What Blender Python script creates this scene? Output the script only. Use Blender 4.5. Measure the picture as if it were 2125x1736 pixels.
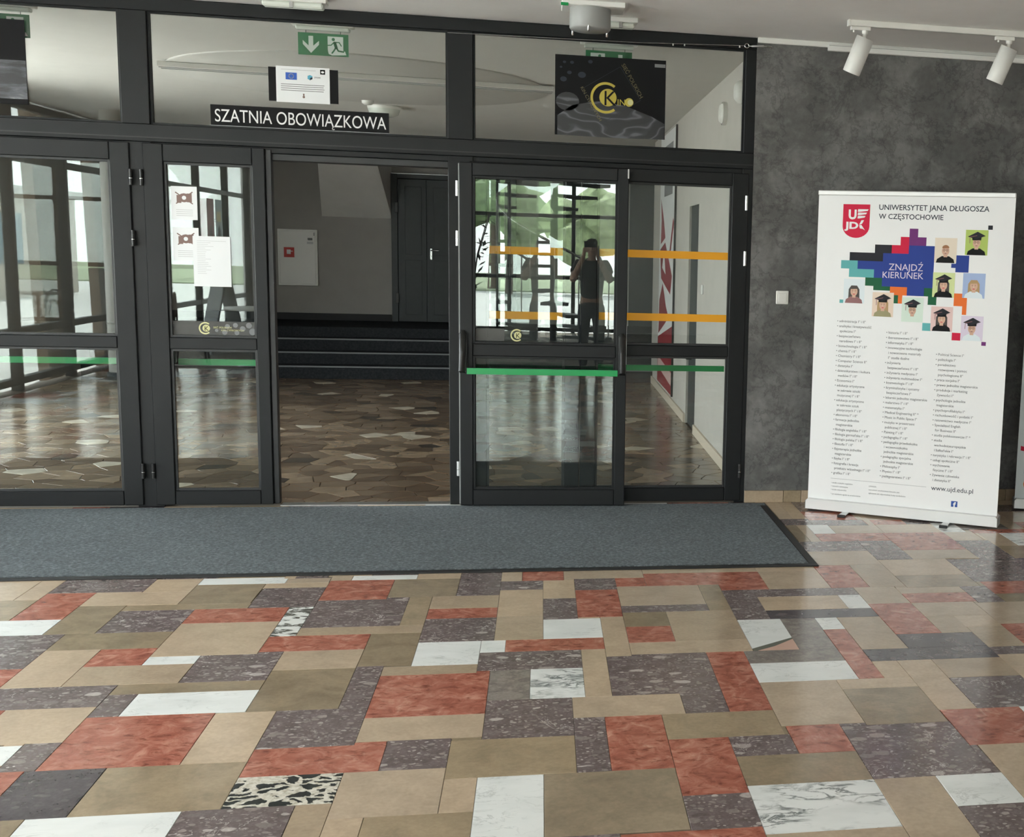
import bpy, bmesh, math, random
from mathutils import Vector, Matrix
random.seed(7)
for o in list(bpy.data.objects): bpy.data.objects.remove(o)
scene = bpy.context.scene
col = scene.collection

# ------------------------------------------------------------------ camera
cam_d = bpy.data.cameras.new('camera'); cam = bpy.data.objects.new('camera', cam_d); col.objects.link(cam)
cam_d.sensor_fit = 'HORIZONTAL'; cam_d.sensor_width = 36.0
cam_d.lens = 2453.7 / 2125 * 36.0
cam_d.shift_x = (1062.5 - 1589.4) / 2125          # the photograph is a crop: its optical axis lies to the right
cam_d.shift_y = (875.28 - 868.0) / 2125
RX, DN, FW = Vector((0.98233436, -0.18444323, 0.03162127)), Vector((0.00494869, -0.14331342, -0.98966498)), Vector((0.18706876, 0.9723384, -0.13986894))
m = Matrix.Identity(4)
for i in range(3): m[i][0] = RX[i]; m[i][1] = -DN[i]; m[i][2] = -FW[i]
m[0][3], m[1][3], m[2][3] = 0.0, -7.45, 1.6
cam.matrix_world = m
cam_d.clip_start = 0.05; cam_d.clip_end = 300
scene.camera = cam

# ------------------------------------------------------------------ sky and exposure
world = bpy.data.worlds.new('overcast_sky'); scene.world = world; world.use_nodes = True
wn = world.node_tree; wn.nodes.clear()
_tc = wn.nodes.new('ShaderNodeTexCoord'); _sx = wn.nodes.new('ShaderNodeSeparateXYZ'); _rp = wn.nodes.new('ShaderNodeValToRGB')
_bg = wn.nodes.new('ShaderNodeBackground'); _wo = wn.nodes.new('ShaderNodeOutputWorld')
wn.links.new(_tc.outputs['Generated'], _sx.inputs[0]); wn.links.new(_sx.outputs['Z'], _rp.inputs[0])
_rp.color_ramp.elements[0].position = 0.0; _rp.color_ramp.elements[0].color = (0.95, 0.98, 0.97, 1)
_rp.color_ramp.elements[1].position = 0.6; _rp.color_ramp.elements[1].color = (0.88, 0.94, 1.0, 1)
wn.links.new(_rp.outputs[0], _bg.inputs[0]); _bg.inputs[1].default_value = 12.0
wn.links.new(_bg.outputs[0], _wo.inputs[0])
sun_d = bpy.data.lights.new('sun', 'SUN'); sun_d.energy = 30.0; sun_d.angle = 0.02; sun_d.color = (1.0, 0.97, 0.93)
sun = bpy.data.objects.new('sun', sun_d); col.objects.link(sun); sun.rotation_euler = Vector((-0.06, -0.46, 0.88)).to_track_quat('Z', 'Y').to_euler()
vs = scene.view_settings
vs.view_transform = 'Standard'; vs.look = 'None'; vs.gamma = 1.0; vs.use_curve_mapping = False
vs.exposure = 0.22
scene.cycles.transparent_max_bounces = 24
scene.cycles.max_bounces = 14; scene.cycles.diffuse_bounces = 6; scene.cycles.glossy_bounces = 6
scene.cycles.caustics_reflective = False; scene.cycles.caustics_refractive = False

def portal(loc, rot, sx, sy):                      # marks a window opening for sampling the sky; gives off nothing itself
    l = bpy.data.lights.new('window_portal', 'AREA'); l.shape = 'RECTANGLE'; l.size = sx; l.size_y = sy; l.energy = 1
    l.cycles.is_portal = True
    o = bpy.data.objects.new('window_portal', l); col.objects.link(o); o.location = loc; o.rotation_euler = rot
HP = math.pi / 2
portal((-5.35, -8.4, 1.45), (0, -HP, 0), 2.8, 13.0)     # glazed side of the entrance hall (faces +X)
portal((-2.0, -15.75, 1.45), (HP, 0, 0), 6.0, 2.8)      # glazed end of the hall (faces +Y)
portal((-5.35, 2.2, 1.45), (0, -HP, 0), 2.8, 3.4)       # lobby side windows

# ------------------------------------------------------------------ materials
MATS = {}
class NT:
    def __init__(s, name):
        s.m = bpy.data.materials.new(name); s.m.use_nodes = True; s.t = s.m.node_tree; s.t.nodes.clear()
        s.out = s.n('ShaderNodeOutputMaterial'); MATS[name] = s.m
    def n(s, typ, ins=None, **kw):
        nd = s.t.nodes.new(typ)
        for k, v in kw.items(): setattr(nd, k, v)
        for k, v in (ins or {}).items():
            if isinstance(v, tuple) and len(v) == 2 and hasattr(v[0], 'outputs'): s.t.links.new(v[0].outputs[v[1]], nd.inputs[k])
            elif hasattr(v, 'outputs'): s.t.links.new(v.outputs[0], nd.inputs[k])
            else: nd.inputs[k].default_value = v
        return nd
    def bsdf(s, color, rough=0.5, **kw):
        b = s.n('ShaderNodeBsdfPrincipled', {'Base Color': color, 'Roughness': rough})
        for k, v in kw.items():
            k = k.replace('_', ' ')
            if hasattr(v, 'outputs'): s.t.links.new(v.outputs[0], b.inputs[k])
            else: b.inputs[k].default_value = v
        s.t.links.new(b.outputs[0], s.out.inputs[0]); return b
    def ramp(s, fac, stops, interp='LINEAR'):
        r = s.n('ShaderNodeValToRGB', {'Fac': fac}); cr = r.color_ramp; cr.interpolation = interp
        while len(cr.elements) < len(stops): cr.elements.new(0.5)
        for e, (p, c) in zip(cr.elements, stops):
            e.position = p; e.color = (c, c, c, 1) if isinstance(c, (int, float)) else tuple(c) + (1,)
        return r
    def coords(s, scale=(1, 1, 1)):
        tc = s.n('ShaderNodeTexCoord'); oi = s.n('ShaderNodeObjectInfo')
        mul = s.n('ShaderNodeMath', {0: (oi, 'Random'), 1: 77.0}, operation='MULTIPLY')
        add = s.n('ShaderNodeVectorMath', {0: (tc, 'Object'), 1: mul}, operation='ADD')
        mp = s.n('ShaderNodeMapping', {'Vector': add, 'Scale': scale}); return mp
    def noise(s, vec, scale, detail=4, rough=0.55, dist=0.0):
        return s.n('ShaderNodeTexNoise', {'Vector': vec, 'Scale': scale, 'Detail': detail, 'Roughness': rough, 'Distortion': dist})
    def mix(s, fac, a, b):
        nd = s.n('ShaderNodeMix', data_type='RGBA')
        for idx, v in ((0, fac), (6, a), (7, b)):
            if hasattr(v, 'outputs'): s.t.links.new(v.outputs[0], nd.inputs[idx])
            else: nd.inputs[idx].default_value = v if not isinstance(v, tuple) or len(v) == 4 else tuple(v) + (1,)
        w = type('O', (), {})(); w.outputs = [nd.outputs[2]]; return w
    def bump(s, h, strength=0.2, dist=0.01):
        return s.n('ShaderNodeBump', {'Height': h, 'Strength': strength, 'Distance': dist})

def rgb(*c): return tuple(c) + (1,)
def plain(name, c, rough=0.5, metal=0.0, **kw):
    t = NT(name); t.bsdf(rgb(*c), rough, Metallic=metal, **kw); return t.m

def mk_speckle(name, c, rough, amt=0.12, scale=60, bump=0.0, spec=0.5):
    t = NT(name); v = t.coords(); n = t.noise(v, scale, 3)
    r = t.ramp(n, [(0.3, tuple(x * (1 - amt) for x in c)), (0.7, tuple(min(1, x * (1 + amt)) for x in c))])
    kw = {}
    if bump: kw['Normal'] = t.bump(n, bump, 0.002)
    t.bsdf(r, rough, Specular_IOR_Level=spec, **kw); return t.m

mk_speckle('anthracite_metal', (0.0075, 0.0086, 0.0094), 0.46, 0.08, 8, 0.0, 0.28)
mk_speckle('black_profile', (0.012, 0.013, 0.014), 0.45, 0.08, 8)
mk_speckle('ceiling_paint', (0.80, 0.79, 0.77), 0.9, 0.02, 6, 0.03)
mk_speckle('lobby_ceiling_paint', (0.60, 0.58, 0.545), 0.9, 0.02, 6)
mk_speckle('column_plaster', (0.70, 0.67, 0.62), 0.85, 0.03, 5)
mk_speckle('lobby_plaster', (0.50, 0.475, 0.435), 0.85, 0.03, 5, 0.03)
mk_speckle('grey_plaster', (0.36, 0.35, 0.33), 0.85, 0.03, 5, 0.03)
mk_speckle('lit_soffit_plaster', (0.74, 0.73, 0.70), 0.85, 0.03, 5)  # whitened so the colour carries the light on the stair underside
mk_speckle('disc_plaster', (0.50, 0.485, 0.455), 0.9, 0.02, 6)
mk_speckle('step_covering', (0.030, 0.033, 0.036), 0.95, 0.25, 40, 0.0, 0.03)
plain('step_edge', (0.20, 0.21, 0.22), 0.9, Specular_IOR_Level=0.1)
mk_speckle('stage_door_paint', (0.035, 0.043, 0.045), 0.5, 0.06, 20)
plain('black_rubber', (0.012, 0.012, 0.013), 0.6)
plain('black_plastic', (0.012, 0.012, 0.012), 0.3)
plain('chrome', (0.62, 0.62, 0.62), 0.22, 1.0)
plain('aluminium', (0.55, 0.55, 0.55), 0.35, 1.0)
plain('white_enamel', (0.80, 0.80, 0.77), 0.4)
plain('white_plastic', (0.78, 0.77, 0.73), 0.35)
plain('grey_plastic', (0.33, 0.34, 0.33), 0.4)
plain('light_cover', (0.70, 0.74, 0.68), 0.25)
plain('green_bar', (0.0, 0.30, 0.075), 0.35)
plain('exit_green', (0.01, 0.16, 0.05), 0.45)
plain('exit_white', (0.68, 0.74, 0.70), 0.5)
plain('orange_film', (0.80, 0.36, 0.008), 0.5)
plain('paper', (0.80, 0.82, 0.83), 0.7)
plain('print_black', (0.008, 0.008, 0.009), 0.6, Specular_IOR_Level=0.15)
plain('print_white', (0.80, 0.80, 0.80), 0.5)
plain('print_grey', (0.20, 0.205, 0.21), 0.6)
plain('list_grey', (0.11, 0.115, 0.12), 0.55, Specular_IOR_Level=0.2)
plain('print_lightgrey', (0.55, 0.56, 0.57), 0.6)
plain('print_dark', (0.035, 0.045, 0.06), 0.55, Specular_IOR_Level=0.2)
plain('gold', (0.52, 0.42, 0.06), 0.4)
plain('pale_gold', (0.62, 0.60, 0.30), 0.45)
plain('dim_gold', (0.16, 0.14, 0.06), 0.5)
plain('banner_white', (0.79, 0.79, 0.785), 0.38)
plain('crest_red', (0.62, 0.012, 0.055), 0.55, Specular_IOR_Level=0.2)
plain('block_blue', (0.022, 0.05, 0.27), 0.55, Specular_IOR_Level=0.2)
plain('block_purple', (0.16, 0.03, 0.17), 0.55, Specular_IOR_Level=0.2)
plain('block_black', (0.016, 0.016, 0.022), 0.55, Specular_IOR_Level=0.2)
plain('block_teal', (0.12, 0.42, 0.42), 0.55, Specular_IOR_Level=0.2)
plain('block_green', (0.01, 0.11, 0.045), 0.55, Specular_IOR_Level=0.2)
plain('block_orange', (0.80, 0.17, 0.03), 0.55, Specular_IOR_Level=0.2)
plain('skin_print', (0.60, 0.36, 0.25), 0.5)
plain('hair_fair', (0.42, 0.26, 0.11), 0.5)
plain('hair_ginger', (0.30, 0.12, 0.04), 0.5)
plain('hair_dark', (0.03, 0.017, 0.012), 0.5)
plain('cloth_mauve', (0.25, 0.10, 0.10), 0.5)
plain('cloth_olive', (0.30, 0.27, 0.13), 0.5)
for nm, c in (('bg_cream', (0.72, 0.62, 0.50)), ('bg_lime', (0.38, 0.50, 0.08)), ('bg_pale_lime', (0.60, 0.68, 0.30)), ('bg_sky', (0.32, 0.42, 0.66)), ('bg_ice', (0.68, 0.75, 0.78)),
              ('bg_peach', (0.74, 0.58, 0.46)), ('bg_mint', (0.62, 0.74, 0.64)), ('bg_rose', (0.72, 0.50, 0.47)), ('bg_lilac', (0.66, 0.58, 0.70))): plain(nm, c, 0.4)
plain('eu_blue', (0.02, 0.10, 0.48), 0.5)
plain('facebook_blue', (0.03, 0.08, 0.30), 0.55, Specular_IOR_Level=0.2)
plain('logo_cyan', (0.10, 0.40, 0.55), 0.5)
plain('warning_red', (0.50, 0.02, 0.015), 0.5)
plain('lobby_red', (0.26, 0.012, 0.025), 0.5)
plain('brown_print', (0.22, 0.14, 0.12), 0.6)
plain('grout', (0.14, 0.115, 0.085), 0.8)
plain('lobby_grout', (0.06, 0.045, 0.032), 0.8)
plain('skirting_white', (0.60, 0.52, 0.42), 0.6)
plain('dark_wood', (0.05, 0.028, 0.018), 0.4)
plain('brown_panel', (0.16, 0.10, 0.06), 0.6)
plain('poster_blue', (0.05, 0.12, 0.17), 0.4)
plain('poster_yellow', (0.60, 0.40, 0.02), 0.4)
plain('dark_green_vein', (0.12, 0.125, 0.10), 0.17)
plain('pink_marble', (0.58, 0.38, 0.30), 0.17)
plain('tree_bark', (0.10, 0.07, 0.05), 0.9)
plain('pavement', (0.46, 0.46, 0.44), 0.9)
plain('lawn', (0.22, 0.26, 0.16), 0.9)
plain('annex_render', (0.40, 0.36, 0.31), 0.9)
plain('tshirt_black', (0.010, 0.010, 0.012), 0.8)
plain('trousers_navy', (0.018, 0.02, 0.03), 0.8)
plain('skin', (0.50, 0.29, 0.20), 0.5)

def mk_leaves(name, c):
    t = NT(name); v = t.coords(); n = t.noise(v, 3.0, 5, 0.7)
    r = t.ramp(n, [(0.35, tuple(x * 0.5 for x in c)), (0.65, tuple(x * 1.5 for x in c))])
    t.bsdf(r, 0.7, Normal=t.bump(n, 0.8, 0.2)); return t.m
mk_leaves('tree_leaves', (0.15, 0.22, 0.10)); mk_leaves('pale_tree_leaves', (0.26, 0.32, 0.16)); mk_leaves('plant_leaves', (0.03, 0.08, 0.02))

def mk_glass(name, tint, boost):
    t = NT(name)
    tr = t.n('ShaderNodeBsdfTransparent', {'Color': rgb(*tint)})
    gl = t.n('ShaderNodeBsdfGlossy', {'Color': rgb(0.95, 1.0, 0.97), 'Roughness': 0.0})
    ge = t.n('ShaderNodeNewGeometry'); dt = t.n('ShaderNodeVectorMath', {0: (ge, 'Incoming'), 1: (ge, 'Normal')}, operation='DOT_PRODUCT')
    ab = t.n('ShaderNodeMath', {0: (dt, 'Value')}, operation='ABSOLUTE'); iv = t.n('ShaderNodeMath', {0: 1.0, 1: ab}, operation='SUBTRACT'); pw = t.n('ShaderNodeMath', {0: iv, 1: 5.0}, operation='POWER')
    fr = t.n('ShaderNodeMath', {0: pw, 1: 0.96, 2: 0.04}, operation='MULTIPLY_ADD'); ml = t.n('ShaderNodeMath', {0: fr, 1: boost}, operation='MULTIPLY', use_clamp=True)
    mx = t.n('ShaderNodeMixShader', {0: ml, 1: tr, 2: gl})
    t.t.links.new(mx.outputs[0], t.out.inputs[0]); return t.m
mk_glass('door_glass', (0.93, 0.95, 0.94), 1.2)
mk_glass('fanlight_glass', (0.95, 0.96, 0.95), 0.9)
mk_glass('facade_glass', (0.97, 0.985, 0.98), 1.0)
def mk_film():
    t = NT('printed_film'); tr = t.n('ShaderNodeBsdfTransparent', {'Color': rgb(0.9, 0.92, 0.9)})
    df = t.n('ShaderNodeBsdfDiffuse', {'Color': rgb(0.16, 0.16, 0.155)})
    mx = t.n('ShaderNodeMixShader', {0: 0.62, 1: tr, 2: df}); t.t.links.new(mx.outputs[0], t.out.inputs[0])
mk_film()

def mk_stucco():
    t = NT('dark_stucco'); v = t.coords()
    big = t.noise(v, 3.4, 9, 0.66, 0.35); fine = t.noise(v, 26, 5, 0.6); vein = t.noise(v, 4.0, 9, 0.68, 0.25)
    c = t.ramp(big, [(0.30, (0.092, 0.092, 0.090)), (0.47, (0.118, 0.117, 0.114)), (0.56, (0.165, 0.163, 0.158)), (0.64, (0.195, 0.193, 0.187))])
    ve = t.ramp(vein, [(0.478, 1.0), (0.499, 0.70), (0.506, 0.70), (0.527, 1.0)])
    fi = t.ramp(fine, [(0.3, 0.84), (0.7, 1.12)])
    a = t.n('ShaderNodeMix', data_type='RGBA', blend_type='MULTIPLY'); a.inputs[0].default_value = 1
    t.t.links.new(c.outputs[0], a.inputs[6]); t.t.links.new(ve.outputs[0], a.inputs[7])
    b = t.n('ShaderNodeMix', data_type='RGBA', blend_type='MULTIPLY'); b.inputs[0].default_value = 1
    t.t.links.new(a.outputs[2], b.inputs[6]); t.t.links.new(fi.outputs[0], b.inputs[7])
    bs = t.bsdf(rgb(0.1, 0.1, 0.1), 0.72, Normal=t.bump(big, 0.25, 0.01)); t.t.links.new(b.outputs[2], bs.inputs['Base Color'])
mk_stucco()

# polished stones of the hall floor
def mk_beige(name, c, var):
    t = NT(name); v = t.coords(); oi = t.n('ShaderNodeObjectInfo')
    a = t.noise(v, 7, 6, 0.6, 0.6); b = t.noise(v, 70, 3); st = t.noise(t.n('ShaderNodeMapping', {'Vector': v, 'Scale': (2, 4, 1)}), 3, 5, 0.6, 0.8)
    r = t.ramp(a, [(0.25, tuple(x * (1 - var) for x in c)), (0.55, c), (0.8, tuple(x * (1 + var * 0.6) for x in c))])
    r2 = t.ramp(st, [(0.25, 0.90), (0.48, 1.0), (0.75, 1.03)]); r3 = t.ramp(b, [(0.3, 0.92), (0.7, 1.06)])
    tone = t.ramp((oi, 'Random'), [(0.0, (0.80, 0.79, 0.76)), (0.35, (0.98, 0.98, 0.98)), (0.7, (1.08, 1.06, 1.02)), (1.0, (0.92, 0.94, 0.98))])
    cur = r
    for q in (r2, r3, tone):
        mx = t.n('ShaderNodeMix', data_type='RGBA', blend_type='MULTIPLY'); mx.inputs[0].default_value = 1
        t.t.links.new(cur.outputs[0] if cur is r else cur.outputs[2], mx.inputs[6]); t.t.links.new(q.outputs[0], mx.inputs[7]); cur = mx
    bs = t.bsdf(rgb(*c), 0.17, Specular_IOR_Level=0.5); t.t.links.new(cur.outputs[2], bs.inputs['Base Color'])
mk_beige('beige_limestone', (0.472, 0.368, 0.266), 0.15)
mk_beige('olive_limestone', (0.320, 0.250, 0.168), 0.26)
def mk_red():
    t = NT('red_marble'); v = t.coords()
    a = t.noise(v, 13, 7, 0.65, 1.0); b = t.noise(t.n('ShaderNodeMapping', {'Vector': v, 'Scale': (1, 2, 1)}), 22, 6, 0.6, 0.5)
    c = t.ramp(a, [(0.30, (0.235, 0.072, 0.050)), (0.48, (0.36, 0.125, 0.085)), (0.60, (0.45, 0.185, 0.130)), (0.72, (0.57, 0.30, 0.225))])
    d = t.ramp(b, [(0.32, (0.55, 0.45, 0.42)), (0.45, (1, 1, 1)), (0.75, (1.08, 1.06, 1.06))])
    mx = t.n('ShaderNodeMix', data_type='RGBA', blend_type='MULTIPLY'); mx.inputs[0].default_value = 1
    t.t.links.new(c.outputs[0], mx.inputs[6]); t.t.links.new(d.outputs[0], mx.inputs[7])
    bs = t.bsdf(rgb(0.4, 0.1, 0.06), 0.17); t.t.links.new(mx.outputs[2], bs.inputs['Base Color'])
mk_red()
def mk_breccia(name, matrix, pebble, light, vein, scales=(15, 34, 75)):
    """rounded pebbles of three sizes in a darker matrix, with a few thin pale veins"""
    t = NT(name); v = t.coords(); oi = t.n('ShaderNodeObjectInfo')
    wob = t.noise(v, 14, 3, 0.5); wv = t.n('ShaderNodeVectorMath', {1: (0.035, 0.035, 0.03)}, operation='MULTIPLY'); t.t.links.new(wob.outputs['Color'], wv.inputs[0])
    vv = t.n('ShaderNodeVectorMath', {0: v, 1: wv}, operation='ADD')
    cur = t.ramp(t.noise(v, 22, 6, 0.65), [(0.3, tuple(x * 0.72 for x in matrix)), (0.7, tuple(x * 1.25 for x in matrix))])
    for k, sc in enumerate(scales[::-1]):
        st = t.n('ShaderNodeMapping', {'Vector': vv, 'Scale': (1, 1.35 + 0.25 * k, 1), 'Rotation': (0, 0, 0.5 * k)})
        vo = t.n('ShaderNodeTexVoronoi', {'Vector': st, 'Scale': float(sc)}); sp = t.n('ShaderNodeSeparateColor', {0: (vo, 'Color')})
        edge = t.ramp((vo, 'Distance'), [(0.33, 1), (0.40, 0)]); gate = t.ramp((sp, 1), [((0.30, 0.45, 0.62)[k], 0), ((0.31, 0.46, 0.63)[k], 1)])
        ms = t.n('ShaderNodeMath', {0: edge, 1: gate}, operation='MULTIPLY')
        pc = t.ramp((sp, 0), [(0.0, tuple(x * 0.8 for x in matrix)), (0.45, pebble), (0.8, tuple(x * 1.18 for x in pebble)), (0.93, light), (1.0, tuple(x * 1.2 for x in light))])
        cur = t.mix(ms, cur, pc)
    if vein:
        vn = t.ramp(t.noise(v, 6, 5, 0.6, 1.2), [(0.490, 0), (0.4995, 1), (0.509, 0)]); mk = t.ramp(t.noise(v, 5, 2), [(0.56, 0), (0.60, vein)])
        cur = t.mix(t.n('ShaderNodeMath', {0: vn, 1: mk}, operation='MULTIPLY'), cur, (0.56, 0.50, 0.48))
        fl = t.ramp(t.noise(vv, 42, 4, 0.6, 0.8), [(0.70, 0), (0.735, vein)]); cur = t.mix(fl, cur, (0.50, 0.44, 0.42))
    grain = t.ramp(t.noise(v, 110, 3), [(0.3, 0.87), (0.7, 1.12)])
    mx = t.n('ShaderNodeMix', data_type='RGBA', blend_type='MULTIPLY'); mx.inputs[0].default_value = 1
    t.t.links.new(cur.outputs[0], mx.inputs[6]); t.t.links.new(grain.outputs[0], mx.inputs[7])
    bs = t.bsdf(rgb(0.1, 0.1, 0.1), 0.17); t.t.links.new(mx.outputs[2], bs.inputs['Base Color'])
mk_breccia('purple_breccia', (0.150, 0.118, 0.115), (0.228, 0.188, 0.178), (0.37, 0.325, 0.305), 0.95, (13, 30, 66))
mk_breccia('dark_marble', (0.070, 0.058, 0.066), (0.080, 0.068, 0.074), (0.11, 0.095, 0.10), 0.4, (6, 14, 30))
mk_breccia('grey_limestone', (0.215, 0.188, 0.168), (0.222, 0.195, 0.174), (0.235, 0.205, 0.185), 0.0, (5, 11, 25))
def mk_white(name, veins, scale, stretch, rot, width):
    t = NT(name); v = t.coords(); mp = t.n('ShaderNodeMapping', {'Vector': v, 'Rotation': (0, 0, rot), 'Scale': stretch})
    a = t.noise(mp, scale, 7, 0.62, 0.7); soft = t.noise(mp, scale * 0.7, 4)
    base = t.ramp(soft, [(0.3, (0.68, 0.70, 0.68)), (0.6, (0.76, 0.775, 0.755))])
    vn = t.ramp(a, [(0.5 - width, 0), (0.5, veins), (0.5 + width, 0)])
    msk = t.ramp(t.noise(v, 5, 3), [(0.42, 0), (0.58, 1)])
    mm = t.n('ShaderNodeMath', {0: vn, 1: msk}, operation='MULTIPLY')
    fin = t.mix(mm, base, (0.11, 0.125, 0.12)); t.bsdf(fin, 0.2)
mk_white('white_marble', 0.35, 6, (1, 2.4, 1), 0.4, 0.02)
mk_white('veined_marble', 0.95, 7, (1, 2.6, 1), 0.5, 0.055)
def mk_zebra():
    t = NT('striped_marble'); v = t.coords(); mp = t.n('ShaderNodeMapping', {'Vector': v, 'Scale': (0.4, 1.0, 1)})
    a = t.noise(mp, 26, 4, 0.6, 0.6); c = t.ramp(a, [(0.46, (0.72, 0.73, 0.70)), (0.52, (0.12, 0.12, 0.10)), (0.6, (0.06, 0.06, 0.05)), (0.64, (0.7, 0.7, 0.67))]); t.bsdf(c, 0.22)
mk_zebra()
def mk_black_breccia():
    t = NT('black_white_breccia'); v = t.coords()
    wob = t.noise(v, 9, 4, 0.6); wv = t.n('ShaderNodeVectorMath', {1: (0.12, 0.12, 0.1)}, operation='MULTIPLY'); t.t.links.new(wob.outputs['Color'], wv.inputs[0])
    mp = t.n('ShaderNodeMapping', {'Vector': t.n('ShaderNodeVectorMath', {0: v, 1: wv}, operation='ADD'), 'Rotation': (0, 0, 0.5), 'Scale': (1, 2.0, 1)})
    vo = t.n('ShaderNodeTexVoronoi', {'Vector': mp, 'Scale': 13.0}, feature='DISTANCE_TO_EDGE'); k = t.ramp(vo, [(0.10, 0), (0.13, 1)])
    cr = t.ramp(t.noise(v, 60, 4), [(0.35, (0.42, 0.38, 0.30)), (0.6, (0.66, 0.63, 0.55))]); t.bsdf(t.mix(k, cr, (0.02, 0.024, 0.024)), 0.22)
mk_black_breccia()
TM = {'B1': 'beige_limestone', 'B2': 'olive_limestone', 'R': 'red_marble', 'P': 'purple_breccia', 'D': 'dark_marble', 'G': 'grey_limestone', 'W': 'white_marble', 'V': 'veined_marble', 'Z': 'striped_marble', 'K': 'black_white_breccia'}
for nm, c in (('paving_umber', (0.120, 0.082, 0.052)), ('paving_brown', (0.185, 0.132, 0.086)), ('paving_tan', (0.27, 0.20, 0.135)), ('paving_dark', (0.060, 0.048, 0.036)), ('paving_pale', (0.50, 0.45, 0.36))):
    t = NT(nm); v = t.coords(); a = t.noise(v, 8, 5, 0.6, 0.5); oi = t.n('ShaderNodeObjectInfo')
    r = t.ramp(a, [(0.3, tuple(x * 0.78 for x in c)), (0.7, tuple(x * 1.2 for x in c))]); t.bsdf(r, 0.2)
def mk_mat():
    t = NT('mat_pile'); v = t.coords(); n = t.noise(v, 60, 6, 0.8); b = t.noise(v, 3, 4)
    r = t.ramp(n, [(0.36, (0.022, 0.029, 0.032)), (0.5, (0.068, 0.082, 0.088)), (0.64, (0.17, 0.195, 0.205))]); r2 = t.ramp(b, [(0.3, 0.9), (0.7, 1.1)])
    mx = t.n('ShaderNodeMix', data_type='RGBA', blend_type='MULTIPLY'); mx.inputs[0].default_value = 1
    t.t.links.new(r.outputs[0], mx.inputs[6]); t.t.links.new(r2.outputs[0], mx.inputs[7])
    bs = t.bsdf(rgb(0.1, 0.1, 0.1), 0.95, Normal=t.bump(n, 0.9, 0.006)); t.t.links.new(mx.outputs[2], bs.inputs['Base Color'])
    bs.inputs['Sheen Weight'].default_value = 0.12; bs.inputs['Sheen Roughness'].default_value = 0.4; bs.inputs['Sheen Tint'].default_value = rgb(0.85, 0.95, 1.0)
mk_mat()
def mk_agate():
    t = NT('agate_print'); tc = t.n('ShaderNodeTexCoord'); mp = t.n('ShaderNodeMapping', {'Vector': (tc, 'Object'), 'Scale': (1, 1, 2.2)})
    d = t.n('ShaderNodeVectorMath', {0: mp}, operation='LENGTH'); w = t.noise(mp, 2.5, 2); s = t.n('ShaderNodeMath', {0: (d, 'Value'), 1: w}, operation='ADD')
    ss = t.n('ShaderNodeMath', {0: s, 1: 42.0}, operation='MULTIPLY'); sn = t.n('ShaderNodeMath', {0: ss}, operation='SINE')
    r = t.ramp(sn, [(0.0, (0.026, 0.027, 0.031)), (0.8, (0.042, 0.044, 0.050)), (1.0, (0.11, 0.115, 0.13))]); t.bsdf(r, 0.3)
mk_agate()
def mk_smoke():
    t = NT('grey_streak_print'); v = t.coords((1, 1, 6)); n = t.noise(v, 3, 5, 0.6, 0.5)
    t.bsdf(t.ramp(n, [(0.45, (0.012, 0.012, 0.015)), (0.62, (0.09, 0.095, 0.11)), (0.75, (0.32, 0.33, 0.36))]), 0.3)
mk_smoke()

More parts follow.
